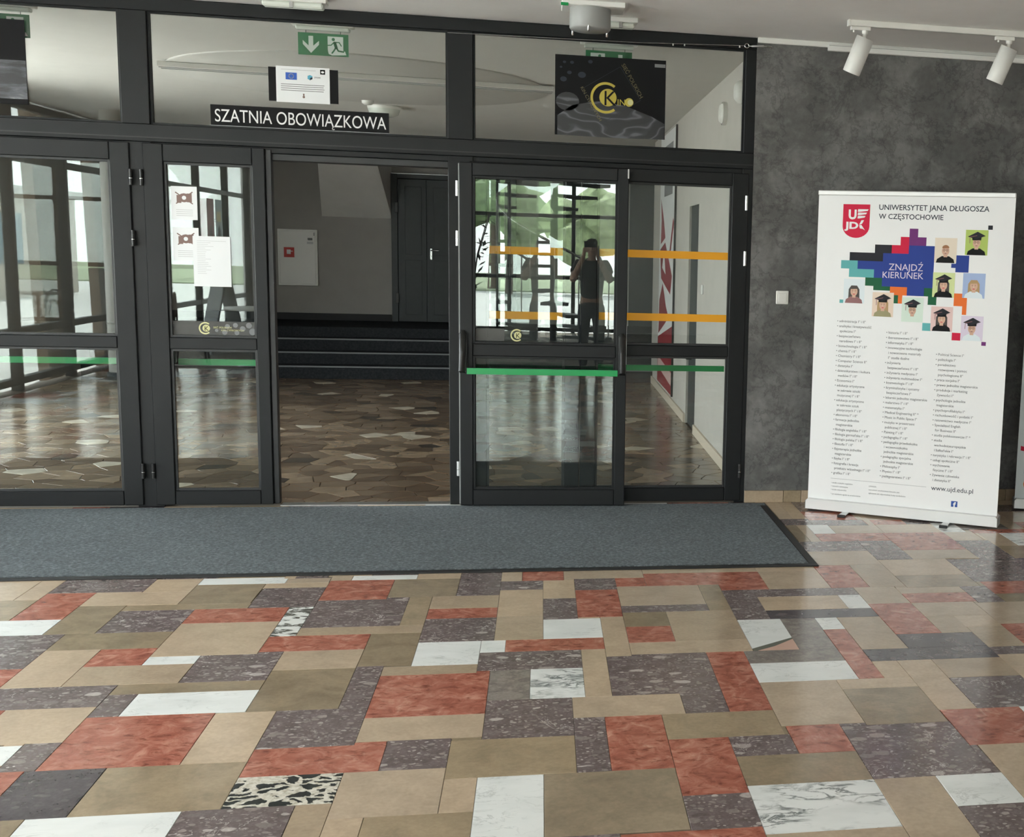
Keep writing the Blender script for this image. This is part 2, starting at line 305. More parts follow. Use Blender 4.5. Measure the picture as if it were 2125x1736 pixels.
# ------------------------------------------------------------------ building helpers
def tag(o, label=None, cat=None, group=None, kind=None):
    if label: o['label'] = label
    if cat: o['category'] = cat
    if group: o['group'] = group
    if kind: o['kind'] = kind
    return o
def empty(name, loc=(0, 0, 0), rz=0.0, **kw):
    o = bpy.data.objects.new(name, None); col.objects.link(o); o.location = loc; o.rotation_euler = (0, 0, rz); o.empty_display_size = 0.1
    return tag(o, **kw)
class MB:
    """collects faces (with material slots); build() links them as one mesh object"""
    def __init__(s): s.v = []; s.f = []; s.mi = []; s.mats = []; s.sm = []
    def slot(s, mat):
        if mat not in s.mats: s.mats.append(mat)
        return s.mats.index(mat)
    def add(s, vs, fs, mat=None, smooth=False):
        b = len(s.v); s.v += [tuple(p) for p in vs]
        k = s.slot(mat) if mat else 0
        for f in fs: s.f.append([b + i for i in f]); s.mi.append(k); s.sm.append(smooth)
        return s
    def box(s, x0, x1, y0, y1, z0, z1, mat=None, ch=0.0):
        if ch <= 0:
            vs = [(x, y, z) for z in (z0, z1) for y in (y0, y1) for x in (x0, x1)]
            fs = [(0, 2, 3, 1), (4, 5, 7, 6), (0, 1, 5, 4), (2, 6, 7, 3), (0, 4, 6, 2), (1, 3, 7, 5)]
            return s.add(vs, fs, mat)
        vs = []; idx = {}
        X, Y, Z = (x0, x1), (y0, y1), (z0, z1)
        for i in (0, 1):
            for j in (0, 1):
                for k in (0, 1):
                    sx, sy, sz = (1, -1)[i] * ch, (1, -1)[j] * ch, (1, -1)[k] * ch
                    for a, p in enumerate(((X[i], Y[j] + sy, Z[k] + sz), (X[i] + sx, Y[j], Z[k] + sz), (X[i] + sx, Y[j] + sy, Z[k]))):
                        idx[i, j, k, a] = len(vs); vs.append(p)
        fs = []
        for i in (0, 1): fs.append([idx[i, j, k, 0] for j, k in ((0, 0), (0, 1), (1, 1), (1, 0))][::(1, -1)[i]])
        for j in (0, 1): fs.append([idx[i, j, k, 1] for i, k in ((0, 0), (1, 0), (1, 1), (0, 1))][::(1, -1)[j]])
        for k in (0, 1): fs.append([idx[i, j, k, 2] for i, j in ((0, 0), (0, 1), (1, 1), (1, 0))][::(1, -1)[k]])
        for j in (0, 1):
            for k in (0, 1): fs.append([idx[0, j, k, 1], idx[1, j, k, 1], idx[1, j, k, 2], idx[0, j, k, 2]])
        for i in (0, 1):
            for k in (0, 1): fs.append([idx[i, 0, k, 0], idx[i, 1, k, 0], idx[i, 1, k, 2], idx[i, 0, k, 2]])
        for i in (0, 1):
            for j in (0, 1): fs.append([idx[i, j, 0, 0], idx[i, j, 1, 0], idx[i, j, 1, 1], idx[i, j, 0, 1]])
        for i in (0, 1):
            for j in (0, 1):
                for k in (0, 1): fs.append([idx[i, j, k, 0], idx[i, j, k, 1], idx[i, j, k, 2]])
        return s.add(vs, fs, mat)
    def tube(s, pts, rads, n=12, mat=None, caps=True):
        """rings along a path; rads one number or one per point"""
        pts = [Vector(p) for p in pts]
        if not isinstance(rads, (list, tuple)): rads = [rads] * len(pts)
        vs = []; prev = None
        for i, p in enumerate(pts):
            d = (pts[min(i + 1, len(pts) - 1)] - pts[max(i - 1, 0)])
            if d.length < 1e-9: d = prev or Vector((0, 0, 1))
            d = d.normalized(); prev = d
            a = d.orthogonal().normalized() if i == 0 else (a - d * a.dot(d)).normalized()
            b = d.cross(a)
            for k in range(n):
                t = 2 * math.pi * k / n; vs.append(p + (a * math.cos(t) + b * math.sin(t)) * rads[i])
        fs = [(i * n + k, i * n + (k + 1) % n, (i + 1) * n + (k + 1) % n, (i + 1) * n + k) for i in range(len(pts) - 1) for k in range(n)]
        s.add(vs, fs, mat, True)
        if caps:
            s.add(vs[:n], [tuple(range(n))[::-1]], mat); s.add(vs[-n:], [tuple(range(n))], mat)
        return s
    def lathe(s, prof, c=(0, 0, 0), n=20, mat=None):
        vs = [(c[0] + r * math.cos(2 * math.pi * k / n), c[1] + r * math.sin(2 * math.pi * k / n), c[2] + z) for r, z in prof for k in range(n)]
        fs = [(i * n + k, i * n + (k + 1) % n, (i + 1) * n + (k + 1) % n, (i + 1) * n + k) for i in range(len(prof) - 1) for k in range(n)]
        return s.add(vs, fs, mat, True)
    def prism(s, pts, y0, y1, mat=None):
        """outline in x,z pushed from y0 to y1"""
        n = len(pts); vs = [(x, y0, z) for x, z in pts] + [(x, y1, z) for x, z in pts]
        fs = [tuple(range(n)), tuple(range(n, 2 * n))[::-1]] + [(i, (i + 1) % n, n + (i + 1) % n, n + i) for i in range(n)]
        return s.add(vs, fs, mat)
    def slab(s, pts, z0, z1, mat=None, inset=0.0):
        """outline in x,y pushed from z0 to z1, top edge drawn in"""
        n = len(pts); cx = sum(p[0] for p in pts) / n; cy = sum(p[1] for p in pts) / n
        top = []
        for x, y in pts:
            l = math.hypot(x - cx, y - cy) or 1; k = 1 - inset / l; top.append((cx + (x - cx) * k, cy + (y - cy) * k))
        vs = [(x, y, z0) for x, y in pts] + [(x, y, z1 - inset * 0.6) for x, y in pts] + [(x, y, z1) for x, y in top]
        fs = [tuple(range(2 * n, 3 * n))]
        for q in (0, 1): fs += [(q * n + i, q * n + (i + 1) % n, (q + 1) * n + (i + 1) % n, (q + 1) * n + i) for i in range(n)]
        return s.add(vs, fs, mat)
    def build(s, name, mat=None, parent=None, loc=None, fix=False):
        me = bpy.data.meshes.new(name); me.from_pydata(s.v, [], s.f); me.update()
        if s.mats:
            for q in s.mats: me.materials.append(MATS[q])
            me.polygons.foreach_set('material_index', s.mi)
        elif mat: me.materials.append(MATS[mat])
        me.polygons.foreach_set('use_smooth', s.sm)
        if fix:
            b = bmesh.new(); b.from_mesh(me); bmesh.ops.recalc_face_normals(b, faces=b.faces); b.to_mesh(me); b.free()
        o = bpy.data.objects.new(name, me); col.objects.link(o)
        if parent: o.parent = parent
        if loc: o.location = loc
        return o
def box(name, mat, parent, x0, x1, y0, y1, z0, z1, ch=0.0, **kw):
    o = MB().box(x0, x1, y0, y1, z0, z1, None, ch).build(name, mat, parent); return tag(o, **kw)
def copy_tree(o, parent=None):
    c = o.copy(); col.objects.link(c); c.parent = parent
    for ch in list(o.children): copy_tree(ch, c)
    return c
def circ(cx, cz, r, n=20, rz=None, a0=0.0, a1=2 * math.pi):
    rz = rz or r; full = abs(a1 - a0 - 2 * math.pi) < 1e-6
    return [(cx + r * math.cos(a0 + (a1 - a0) * k / (n if full else n - 1)), cz + rz * math.sin(a0 + (a1 - a0) * k / (n if full else n - 1))) for k in range(n)]
class Print:
    """flat shapes printed on a sheet that faces -Y; every layer lies a hair above the one below"""
    def __init__(s, y0=0.0): s.y = y0; s.mb = MB()
    def poly(s, pts, mat, lay=0):
        s.mb.add([(x, s.y - 0.0003 * lay - 0.0003, z) for x, z in pts], [tuple(range(len(pts)))], mat); return s
    def rect(s, x0, x1, z0, z1, mat, lay=0): return s.poly([(x0, z0), (x1, z0), (x1, z1), (x0, z1)], mat, lay)
    def ring(s, cx, cz, r0, r1, a0, a1, mat, lay=0, n=24):
        vs = [];
        for k in range(n):
            a = a0 + (a1 - a0) * k / (n - 1)
            for r in (r0, r1): vs.append((cx + r * math.cos(a), s.y - 0.0003 * lay - 0.0003, cz + r * math.sin(a)))
        s.mb.add(vs, [(2 * k, 2 * k + 1, 2 * k + 3, 2 * k + 2) for k in range(n - 1)], mat); return s
    def stroke(s, pts, w, mat, lay=0):
        for (xa, za), (xb, zb) in zip(pts, pts[1:]):
            l = math.hypot(xb - xa, zb - za) or 1; nx, nz = -(zb - za) / l * w / 2, (xb - xa) / l * w / 2
            s.poly([(xa - nx, za - nz), (xb - nx, zb - nz), (xb + nx, zb + nz), (xa + nx, za + nz)], mat, lay)
        for x, z in pts: s.poly(circ(x, z, w / 2, 8), mat, lay)
        return s
    def build(s, name, parent, **kw): return tag(s.mb.build(name, None, parent), **kw)
TEXTS = []
def text(body, mat, parent, x, z, y, width=None, size=0.1, align='LEFT', rot=0.0, line=1.0, name='lettering', height=None, bold=0.0):
    c = bpy.data.curves.new(name, 'FONT'); c.body = body; c.size = size; c.align_x = align; c.space_line = line
    c.resolution_u = 8 if width and width > 0.15 and body.isascii() else 3; c.extrude = 0.0002; c.offset = bold; c.materials.append(MATS[mat])
    o = bpy.data.objects.new(name, c); col.objects.link(o); o.parent = parent
    o.location = (x, y, z); o.rotation_euler = (math.pi / 2, -rot, 0)
    TEXTS.append((o, width, height)); return o
def fit_texts():
    bpy.context.view_layer.update(); dg = bpy.context.evaluated_depsgraph_get()
    for o, w, h in TEXTS:
        if w and h and h < 0:
            k = w / max(1e-6, o.dimensions[0]); o.scale = (k, -h * k, 1)
        elif w:
            k = w / max(1e-6, o.dimensions[0]); k2 = (h / max(1e-6, o.dimensions[1])) if h else k
            o.scale = (k, k2, 1)
        me = bpy.data.meshes.new_from_object(o.evaluated_get(dg)); nm = o.name.split('.')[0]
        r = bpy.data.objects.new(nm, me); col.objects.link(r); r.parent = o.parent; r.location = o.location; r.rotation_euler = o.rotation_euler; r.scale = o.scale
        cu = o.data; bpy.data.objects.remove(o); bpy.data.curves.remove(cu)
    TEXTS.clear()
FONT_LINE = 1.0

# ================================================================== the setting
CEIL = 2.925
# hall shell
floor_o = box('floor', 'grout', None, -5.3, 7.2, -15.7, 0.05, -0.14, -0.004, kind='structure', label='polished hall floor of beige, red, purple and white stone tiles')
lob_floor = box('floor_lobby', 'lobby_grout', None, -5.3, 3.2, 0.05, 9.4, -0.14, -0.004, kind='structure', label='lobby floor of brown crazy paving behind the glass doors')
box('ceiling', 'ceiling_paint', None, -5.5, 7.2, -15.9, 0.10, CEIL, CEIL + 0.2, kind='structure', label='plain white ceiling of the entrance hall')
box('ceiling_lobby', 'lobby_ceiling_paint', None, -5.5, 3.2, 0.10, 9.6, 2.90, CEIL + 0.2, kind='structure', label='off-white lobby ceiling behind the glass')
box('wall_front', 'dark_stucco', None, 1.302, 7.2, 0.0, 0.25, 0.0, CEIL, kind='structure', label='mottled dark grey stucco wall beside the doors')
box('wall_front_end', 'dark_stucco', None, -5.3, -4.20, 0.0, 0.25, 0.0, CEIL, kind='structure')
box('wall_right', 'ceiling_paint', None, 7.0, 7.25, -15.7, 0.0, 0.0, CEIL, kind='structure')
# lobby walls
wr = empty('wall_lobby_right', (0, 0, 0), kind='structure', label='pale plaster side wall of the lobby with a dark door')
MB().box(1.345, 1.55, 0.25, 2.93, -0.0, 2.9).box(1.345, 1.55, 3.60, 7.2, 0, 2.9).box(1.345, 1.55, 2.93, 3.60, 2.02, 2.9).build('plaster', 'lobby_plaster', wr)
box('door_leaf', 'stage_door_paint', wr, 1.365, 1.42, 2.93, 3.60, 0, 2.02)
box('door_lock', 'black_plastic', wr, 1.315, 1.365, 3.38, 3.58, 0.62, 0.72)
for y0, y1 in ((0.25, 2.90), (3.63, 5.0), (5.0, 7.2)): box('skirting_piece', 'skirting_white', wr, 1.325, 1.345, y0, y1 - 0.004, 0, 0.085, 0.002)
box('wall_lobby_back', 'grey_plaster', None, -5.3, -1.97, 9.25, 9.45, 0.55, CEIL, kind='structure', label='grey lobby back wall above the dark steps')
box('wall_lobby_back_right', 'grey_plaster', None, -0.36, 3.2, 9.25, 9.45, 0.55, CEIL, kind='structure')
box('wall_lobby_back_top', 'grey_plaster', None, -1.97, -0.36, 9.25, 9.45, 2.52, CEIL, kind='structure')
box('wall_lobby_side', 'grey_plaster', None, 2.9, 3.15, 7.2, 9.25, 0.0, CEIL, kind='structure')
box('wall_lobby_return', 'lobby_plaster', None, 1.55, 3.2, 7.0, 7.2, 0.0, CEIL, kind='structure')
box('baseboard_back', 'black_rubber', None, -5.1, -1.99, 9.225, 9.25, 0.55, 0.64, kind='structure')
box('trim_bulkhead', 'ceiling_paint', None, -5.1, 1.34, 7.85, 7.98, 2.66, 2.9, kind='structure')
box('trim_lobby_cornice', 'white_enamel', None, -5.1, 1.34, 7.79, 7.85, 2.83, 2.9, 0.01, kind='structure')
# left side of the lobby: windows that light it, then plain wall
wl = empty('wall_lobby_left', kind='structure', label='grey lobby side wall beyond the windows')
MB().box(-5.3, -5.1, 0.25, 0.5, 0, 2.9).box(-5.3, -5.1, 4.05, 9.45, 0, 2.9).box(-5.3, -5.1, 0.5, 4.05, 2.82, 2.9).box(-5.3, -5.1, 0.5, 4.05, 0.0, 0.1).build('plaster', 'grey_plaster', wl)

def glazed_wall(name, along, fixed, posts, rails, depth, z0, z1, label, pane_mat='facade_glass', w=0.035):
    """posts and rails with a pane in every field; along = 'y' (at x = fixed) or 'x' (at y = fixed)"""
    root = empty(name, kind='structure', label=label)
    def put(nm, mat, a0, a1, d0, d1, zz0, zz1, ch=0.0, parent=root):
        if along == 'y': return box(nm, mat, parent, fixed + d0, fixed + d1, a0, a1, zz0, zz1, ch)
        return box(nm, mat, parent, a0, a1, fixed + d0, fixed + d1, zz0, zz1, ch)
    for p in posts: put('mullion', 'anthracite_metal', p - w, p + w, -depth, depth, z0, z1, 0.004)
    for a, b in zip(posts, posts[1:]):
        for r in rails: put('rail', 'anthracite_metal', a + w, b - w, -depth * 0.8, depth * 0.8, r - w, r + w, 0.004)
        for r0, r1 in zip(rails, rails[1:]): put('pane', pane_mat, a + w - 0.005, b - w + 0.005, -0.006, 0.006, r0 + w - 0.005, r1 - w + 0.005)
    return root
glazed_wall('window_1', 'y', -5.2, [-15.4, -13.9, -12.2, -10.5, -8.75, -7.0, -5.6, -4.0, -2.4, -1.2], [0.1, 0.6, 2.33, 2.86], 0.05, 0.0, 2.9, 'dark-framed glazed side of the hall, mirrored in the left door glass')
glazed_wall('window_2', 'x', -15.6, [-4.9, -3.4, -2.0, -0.6, 0.8], [0.06, 1.05, 2.2, 2.86], 0.05, 0.0, 2.9, 'glazed far end of the hall, mirrored in the open door')
glazed_wall('window_3', 'y', -5.2, [0.54, 1.7, 2.85, 4.0], [0.12, 0.95, 2.2, 2.80], 0.05, 0.1, 2.82, 'lobby side window')
box('wall_left', 'ceiling_paint', None, -5.3, -5.1, -1.16, 0.0, 0.0, CEIL, kind='structure')
MB().box(-5.3, -4.95, -15.7, -15.45, 0, CEIL).build('wall_back_corner', 'ceiling_paint')['kind'] = 'structure'
MB().box(0.84, 7.0, -15.7, -15.45, 0, CEIL).build('wall_back', 'ceiling_paint')['kind'] = 'structure'
# cornice, rail and skirting on the stucco wall
box('trim_1', 'white_enamel', None, 1.305, 7.0, -0.018, 0.0, 2.893, CEIL, 0.003, kind='structure', label='thin white cornice strip above the dark stucco wall')
bb = empty('baseboard_right', kind='structure', label='low stone skirting under the dark stucco wall')
for x0, x1, mt in ((1.304, 1.56, 'beige_limestone'), (1.563, 1.68, 'olive_limestone'), (1.683, 1.95, 'beige_limestone'), (1.953, 2.30, 'olive_limestone'), (2.303, 2.75, 'beige_limestone'), (2.753, 3.1, 'olive_limestone'), (3.103, 3.6, 'beige_limestone')):
    MB().box(-(x1 - x0) / 2, (x1 - x0) / 2, -0.018, 0, 0, 0.078, None, 0.002).build('stone', mt, bb, ((x0 + x1) / 2, 0, 0.0))

# ------------------------------------------------------------------ hall floor tiles (measured on the floor, metres: kind x0 x1 y0 y1)
TILES = """B1 -2.600 -2.264 -1.924 -1.487;B1 -2.264 -2.163 -1.924 -1.588;B2 -2.400 -2.163 -2.222 -1.924;R -2.163 -1.961 -2.222 -1.826;
W -2.384 -1.961 -2.423 -2.222;P -2.163 -1.768 -1.826 -1.588;B1 -1.768 -1.563 -1.839 -1.625;B1 -1.961 -1.563 -2.034 -1.839;
B2 -1.563 -1.261 -2.043 -1.731;B2 -1.768 -1.255 -2.121 -2.043;W -1.563 -1.179 -1.731 -1.625;B2 -1.961 -1.768 -2.423 -2.034;
P -1.768 -1.470 -2.423 -2.121;R -1.470 -1.081 -2.322 -2.121;P -2.129 -1.875 -2.826 -2.423;R -2.009 -1.875 -3.030 -2.826;
B2 -1.875 -1.470 -2.628 -2.423;B1 -1.875 -1.674 -3.030 -2.628;R -1.674 -1.470 -2.826 -2.628;W -1.470 -1.285 -2.826 -2.735;
B1 -1.674 -1.285 -3.030 -2.826;P -1.285 -0.986 -3.030 -2.735;B1 -1.470 -1.081 -2.735 -2.322;P -1.896 -1.485 -3.239 -3.030;
B2 -1.485 -0.986 -3.129 -3.030;W -1.388 -0.986 -3.335 -3.129;P -1.485 -1.388 -3.335 -3.129;B1 -1.768 -1.485 -3.537 -3.239;
B1 -1.652 -1.594 -3.728 -3.537;P -1.594 -1.485 -3.750 -3.537;R -1.485 -1.081 -3.750 -3.335;B1 -1.081 -0.885 -3.750 -3.340;
D -1.513 -1.285 -4.069 -3.750;B2 -1.285 -0.885 -4.069 -3.750;W -1.388 -0.986 -4.306 -4.069;B2 -1.458 -1.388 -4.262 -4.069;
P -0.986 -0.684 -4.340 -4.069;B2 -0.986 -0.684 -3.340 -2.932;P -0.684 -0.584 -3.340 -2.918;P -0.885 -0.584 -3.660 -3.340;
R -0.885 -0.483 -3.865 -3.660;P -0.483 -0.282 -3.865 -3.638;K -0.885 -0.584 -4.069 -3.865;B1 -0.584 -0.282 -4.169 -3.865;
B1 -0.684 -0.584 -4.358 -4.069;B1 -0.584 -0.483 -4.358 -4.169;B2 -0.483 -0.184 -4.406 -4.169;B1 -0.986 -0.684 -2.932 -2.716;
R -1.081 -0.684 -2.716 -2.526;Z -1.081 -0.979 -2.526 -2.121;P -1.255 -0.979 -2.121 -1.813;B1 -1.261 -0.979 -1.813 -1.731;
B1 -1.179 -0.982 -1.731 -1.652;R -0.979 -0.684 -2.029 -1.703;W -0.885 -0.584 -1.703 -1.625;B1 -0.982 -0.885 -1.703 -1.625;
P -0.979 -0.584 -2.423 -2.029;B2 -0.684 -0.379 -2.004 -1.703;B1 -0.584 -0.379 -1.703 -1.603;P -0.379 -0.184 -2.004 -1.588;
B1 -0.184 -0.085 -1.773 -1.588;R -0.085 0.116 -1.773 -1.603;B1 0.116 0.506 -1.755 -1.603;P -0.184 0.015 -1.924 -1.773;B1 0.015 0.164 -2.078 -1.773;
P 0.164 0.362 -1.952 -1.755;B2 -0.584 -0.483 -2.423 -2.004;B1 -0.483 -0.184 -2.197 -2.004;R -0.483 -0.184 -2.343 -2.197;P -0.483 -0.184 -2.656 -2.343;
B1 -0.184 0.015 -2.332 -1.924;B1 -0.184 0.015 -2.656 -2.332;P 0.015 0.164 -2.394 -2.078;R 0.164 0.362 -2.376 -1.952;W 0.015 0.261 -2.656 -2.394;
B1 -0.979 -0.483 -2.526 -2.423;B2 -0.684 -0.483 -2.918 -2.526;W -0.483 -0.234 -2.932 -2.656;W -0.234 -0.136 -2.801 -2.656;
R -0.136 0.261 -2.801 -2.656;B1 0.261 0.362 -2.896 -2.376;P -0.234 0.164 -3.012 -2.801;B1 -0.584 -0.234 -3.030 -2.932;R -0.584 -0.184 -3.438 -3.030;
G -0.184 -0.034 -3.319 -3.012;V -0.034 0.164 -3.319 -3.012;B1 0.164 0.261 -3.319 -2.801;P 0.261 0.662 -3.319 -2.896;P 0.506 0.662 -3.511 -3.319;
B1 0.116 0.506 -3.511 -3.319;P -0.184 0.116 -3.660 -3.319;B1 -0.584 -0.184 -3.638 -3.438;B2 -0.282 0.116 -3.946 -3.660;P 0.116 0.222 -3.946 -3.511;
R 0.222 0.420 -3.946 -3.511;B2 0.420 0.817 -3.728 -3.511;R 0.420 0.623 -4.143 -3.728;P 0.420 0.623 -4.358 -4.143;R 0.222 0.623 -4.489 -4.358;
B2 0.015 0.420 -4.349 -3.946;W -0.184 0.015 -4.430 -3.946;B1 -0.282 -0.184 -4.169 -3.946;P 0.015 0.222 -4.456 -4.349;P 0.623 0.832 -3.886 -3.728;
R 0.832 1.022 -3.886 -3.660;B2 0.623 1.022 -4.099 -3.886;V 0.623 1.022 -4.406 -4.099;B1 0.623 1.022 -4.533 -4.406;P 1.022 1.416 -4.099 -3.681;
B1 1.022 1.222 -4.558 -4.099;W 1.222 1.442 -4.306 -4.099;P 1.222 1.442 -4.589 -4.306;R 1.416 1.718 -3.886 -3.575;B1 1.442 1.644 -4.340 -3.886;
W 1.718 1.825 -3.814 -3.575;B1 0.817 1.115 -3.660 -3.239;B2 1.115 1.413 -3.681 -3.340;B1 1.115 1.413 -3.340 -3.239;B1 1.413 1.559 -3.575 -3.052;
B1 1.309 1.413 -3.239 -3.052;W 0.817 1.208 -3.239 -3.030;G 0.817 1.208 -3.030 -2.882;R 1.208 1.309 -3.239 -2.636;W 1.208 1.309 -2.636 -2.472;
G 1.050 1.208 -2.882 -2.472;W 0.857 1.050 -2.882 -2.472;B1 1.309 1.509 -2.907 -2.472;D 1.309 1.855 -3.052 -2.907;D 1.509 1.855 -2.907 -2.726;
D 1.009 1.509 -2.472 -2.343;P 0.857 1.009 -2.472 -2.129;B1 1.009 1.401 -2.343 -2.129;W 1.401 1.509 -2.343 -2.129;P 0.857 1.509 -2.129 -2.004;
B1 1.091 1.401 -2.004 -1.683;R 1.401 1.596 -2.004 -1.588;B1 1.596 1.779 -2.004 -1.588;B1 1.373 1.779 -1.588 -1.299;R 0.506 1.091 -1.904 -1.683;
R 0.857 1.091 -2.004 -1.904;B1 0.506 1.091 -1.683 -1.588;R 0.362 0.506 -1.904 -1.755;B1 0.362 0.755 -2.222 -1.904;B2 0.755 0.857 -2.322 -1.904;
P 0.362 0.755 -2.322 -2.222;B2 0.362 0.556 -2.526 -2.322;R 0.362 0.556 -2.735 -2.526;B1 0.556 0.857 -2.735 -2.322;B1 0.362 0.857 -2.882 -2.735;
R 0.662 0.817 -3.511 -2.882;P 1.428 1.779 -1.299 -1.076;P 1.779 1.980 -1.498 -1.076;R 1.572 1.980 -1.076 -0.891;B1 1.509 1.572 -1.076 -0.667;
R 1.980 2.355 -1.299 -0.895;B1 1.980 2.355 -1.498 -1.299;P 2.355 2.558 -1.510 -1.100;P 2.160 2.667 -1.952 -1.510;B1 1.779 2.160 -1.813 -1.498;
B2 1.779 2.160 -2.029 -1.813;B1 1.718 2.047 -2.129 -2.029;R 1.718 2.047 -2.281 -2.129;P 2.047 2.183 -2.301 -2.029;R 2.183 2.499 -2.165 -1.952;
B2 2.183 2.499 -2.301 -2.165;B1 1.509 1.718 -2.281 -2.004;R 1.509 1.718 -2.726 -2.281;B1 1.718 2.025 -2.494 -2.281;B1 1.718 1.855 -2.726 -2.494;
B1 2.025 2.355 -2.628 -2.301;B1 1.855 2.025 -2.925 -2.656;R 2.025 2.207 -2.925 -2.628;P 1.855 2.160 -3.021 -2.925;B1 1.855 2.093 -3.301 -3.021;
B1 1.559 1.855 -3.263 -3.052;P 1.559 1.855 -3.575 -3.263;R 1.616 1.926 -0.541 -0.299;P 1.703 1.953 -0.694 -0.541;B1 1.703 1.996 -0.891 -0.694;
B1 1.996 2.355 -0.895 -0.678;R 2.539 2.990 -0.931 -0.833;B1 2.355 2.539 -1.100 -0.895;V 2.693 2.990 -1.234 -0.931;B1 2.558 2.693 -1.234 -0.931;
B2 2.558 2.867 -1.510 -1.234;B1 1.529 1.616 -0.501 -0.097;P 1.439 1.616 -0.667 -0.501;B2 1.439 1.509 -1.076 -0.667;P 1.415 1.440 -4.100 -3.885;
B2 0.815 0.830 -3.730 -3.660;P 1.020 1.115 -3.680 -3.660;R -0.585 -0.485 -3.660 -3.640;B2 -0.280 -0.185 -3.660 -3.640;R -0.235 -0.185 -3.030 -3.010;
P 0.360 0.660 -2.895 -2.880;P -1.080 -0.985 -2.735 -2.715;B1 0.165 0.260 -2.395 -2.375;B1 2.025 2.045 -2.300 -2.280;P -0.685 -0.585 -2.030 -2.005;
B1 1.720 1.780 -2.030 -2.005;B2 2.160 2.185 -2.030 -1.950;B1 -1.960 -1.770 -1.840 -1.825;B1 0.115 0.165 -1.775 -1.755;B1 1.090 1.400 -1.685 -1.590;
B1 1.375 1.430 -1.300 0.000;B1 2.540 2.560 -1.100 -0.930;B1 1.955 1.995 -0.695 0.000;P 1.615 1.705 -0.665 -0.540;B1 1.925 1.955 -0.540 0.000;
B1 1.440 1.530 -0.500 0.000;B1 1.530 1.615 -0.095 0.000;"""
rects = []
for q in TILES.replace('\n', '').split(';'):
    if q.strip():
        k, *v = q.split(); rects.append((k, *map(float, v)))
G = 0.0007
def tile_mesh(mb, x0, x1, y0, y1, z, mat=None): return mb.box(x0 + G, x1 - G, y0 + G, y1 - G, -0.016, z, mat, 0.0009)
def add_tile(k, x0, x1, y0, y1):
    cx, cy = (x0 + x1) / 2, (y0 + y1) / 2
    return tile_mesh(MB(), x0 - cx, x1 - cx, y0 - cy, y1 - cy, random.uniform(-0.0003, 0.0003)).build('tile', TM[k], floor_o, (cx, cy, 0))
for r in rects:
    if r[0] == 'W' and abs(r[1] - 0.857) < 0.004 and abs(r[4] + 2.472) < 0.004:      # one white slab with a dark slanting vein and a pink corner
        x0, x1, y0, y1 = r[1] + G, r[2] - G, r[3] + G, r[4] - G; cx, cy = (x0 + x1) / 2, (y0 + y1) / 2
        for mt, pl in (('white_marble', [(x0, y0 + 0.026), (x1, y0 + 0.152), (x1, y1), (x0, y1)]), ('dark_green_vein', [(x0, y0), (x0 + 0.02, y0), (x0 + 0.10, y0 + 0.05), (x1, y0 + 0.134), (x1, y0 + 0.152), (x0, y0 + 0.026)]), ('pink_marble', [(x0 + 0.02, y0), (x1, y0), (x1, y0 + 0.134), (x0 + 0.10, y0 + 0.05)])):
            MB().slab([(p[0] - cx, p[1] - cy) for p in pl], -0.016, 0.0, None, 0.0).build('tile', mt, floor_o, (cx, cy, 0))
        continue
    add_tile(*r)
# the floor goes on in the same way: fill the free places around the measured tiles
RES = 0.05; GX0, GX1, GY0, GY1 = -5.1, 7.0, -8.0, 0.0
NX, NY = round((GX1 - GX0) / RES), round((GY1 - GY0) / RES)
occ = [[False] * NX for _ in range(NY)]
def free_cell(i, j):
    x, y = GX0 + (i + 0.5) * RES, GY0 + (j + 0.5) * RES
    return not any(r[1] < x < r[2] and r[3] < y < r[4] for r in rects)
near = [r for r in rects]
for j in range(NY):
    y = GY0 + (j + 0.5) * RES
    row = [r for r in rects if r[3] - 0.02 < y < r[4] + 0.02]
    for i in range(NX):
        x = GX0 + (i + 0.5) * RES
        if any(r[1] - 0.02 < x < r[2] + 0.02 for r in row): occ[j][i] = True
def in_view(x, y):
    d = Vector((x, y, 0)) - Vector((0, -7.45, 1.6)); w = d.dot(FW)
    if w <= 0: return False
    px, py = 2453.7 * d.dot(RX) / w + 1589.4, 2453.7 * d.dot(DN) / w + 875.3
    return -40 < px < 2165 and py < 1776
kinds = ['B1'] * 9 + ['B2'] * 5 + ['R'] * 5 + ['P'] * 6 + ['W'] * 2 + ['D', 'G', 'V']
rest = MB(); nfill = 0; count = len(rects)
for j in range(NY - 1, -1, -1):
    for i in range(NX):
        if occ[j][i]: continue
        w = random.choice((4, 6, 8, 8, 8)); h = random.choice((3, 4, 6, 8)); a = 0
        while a < w and i + a < NX and not occ[j][i + a]: a += 1
        b = 0
        while b < h and j - b >= 0 and all(not occ[j - b][i + q] for q in range(a)): b += 1
        for q in range(a):
            for p in range(b): occ[j - p][i + q] = True
        x0, x1, y1, y0 = GX0 + i * RES, GX0 + (i + a) * RES, GY0 + (j + 1) * RES, GY0 + (j + 1 - b) * RES
        # reach up to the measured neighbours
        cx, cy = (x0 + x1) / 2, (y0 + y1) / 2
        for r in rects:
            if r[3] < cy < r[4]:
                if -0.001 <= r[1] - x1 < 0.06: x1 = r[1]
                if -0.001 <= x0 - r[2] < 0.06: x0 = r[2]
            if r[1] < cx < r[2]:
                if -0.001 <= r[3] - y1 < 0.06: y1 = r[3]
                if -0.001 <= y0 - r[4] < 0.06: y0 = r[4]
        k = random.choice(kinds)
        hidden = (-3.45 < x0 and x1 < 1.40 and y0 > -1.58)
        if not hidden and in_view(cx, cy) and count < 300:
            add_tile(k, x0, x1, y0, y1); count += 1
        else: tile_mesh(rest, x0, x1, y0, y1, 0.0, TM[k])
tag(rest.build('tiles_beyond', None, floor_o), kind='stuff')

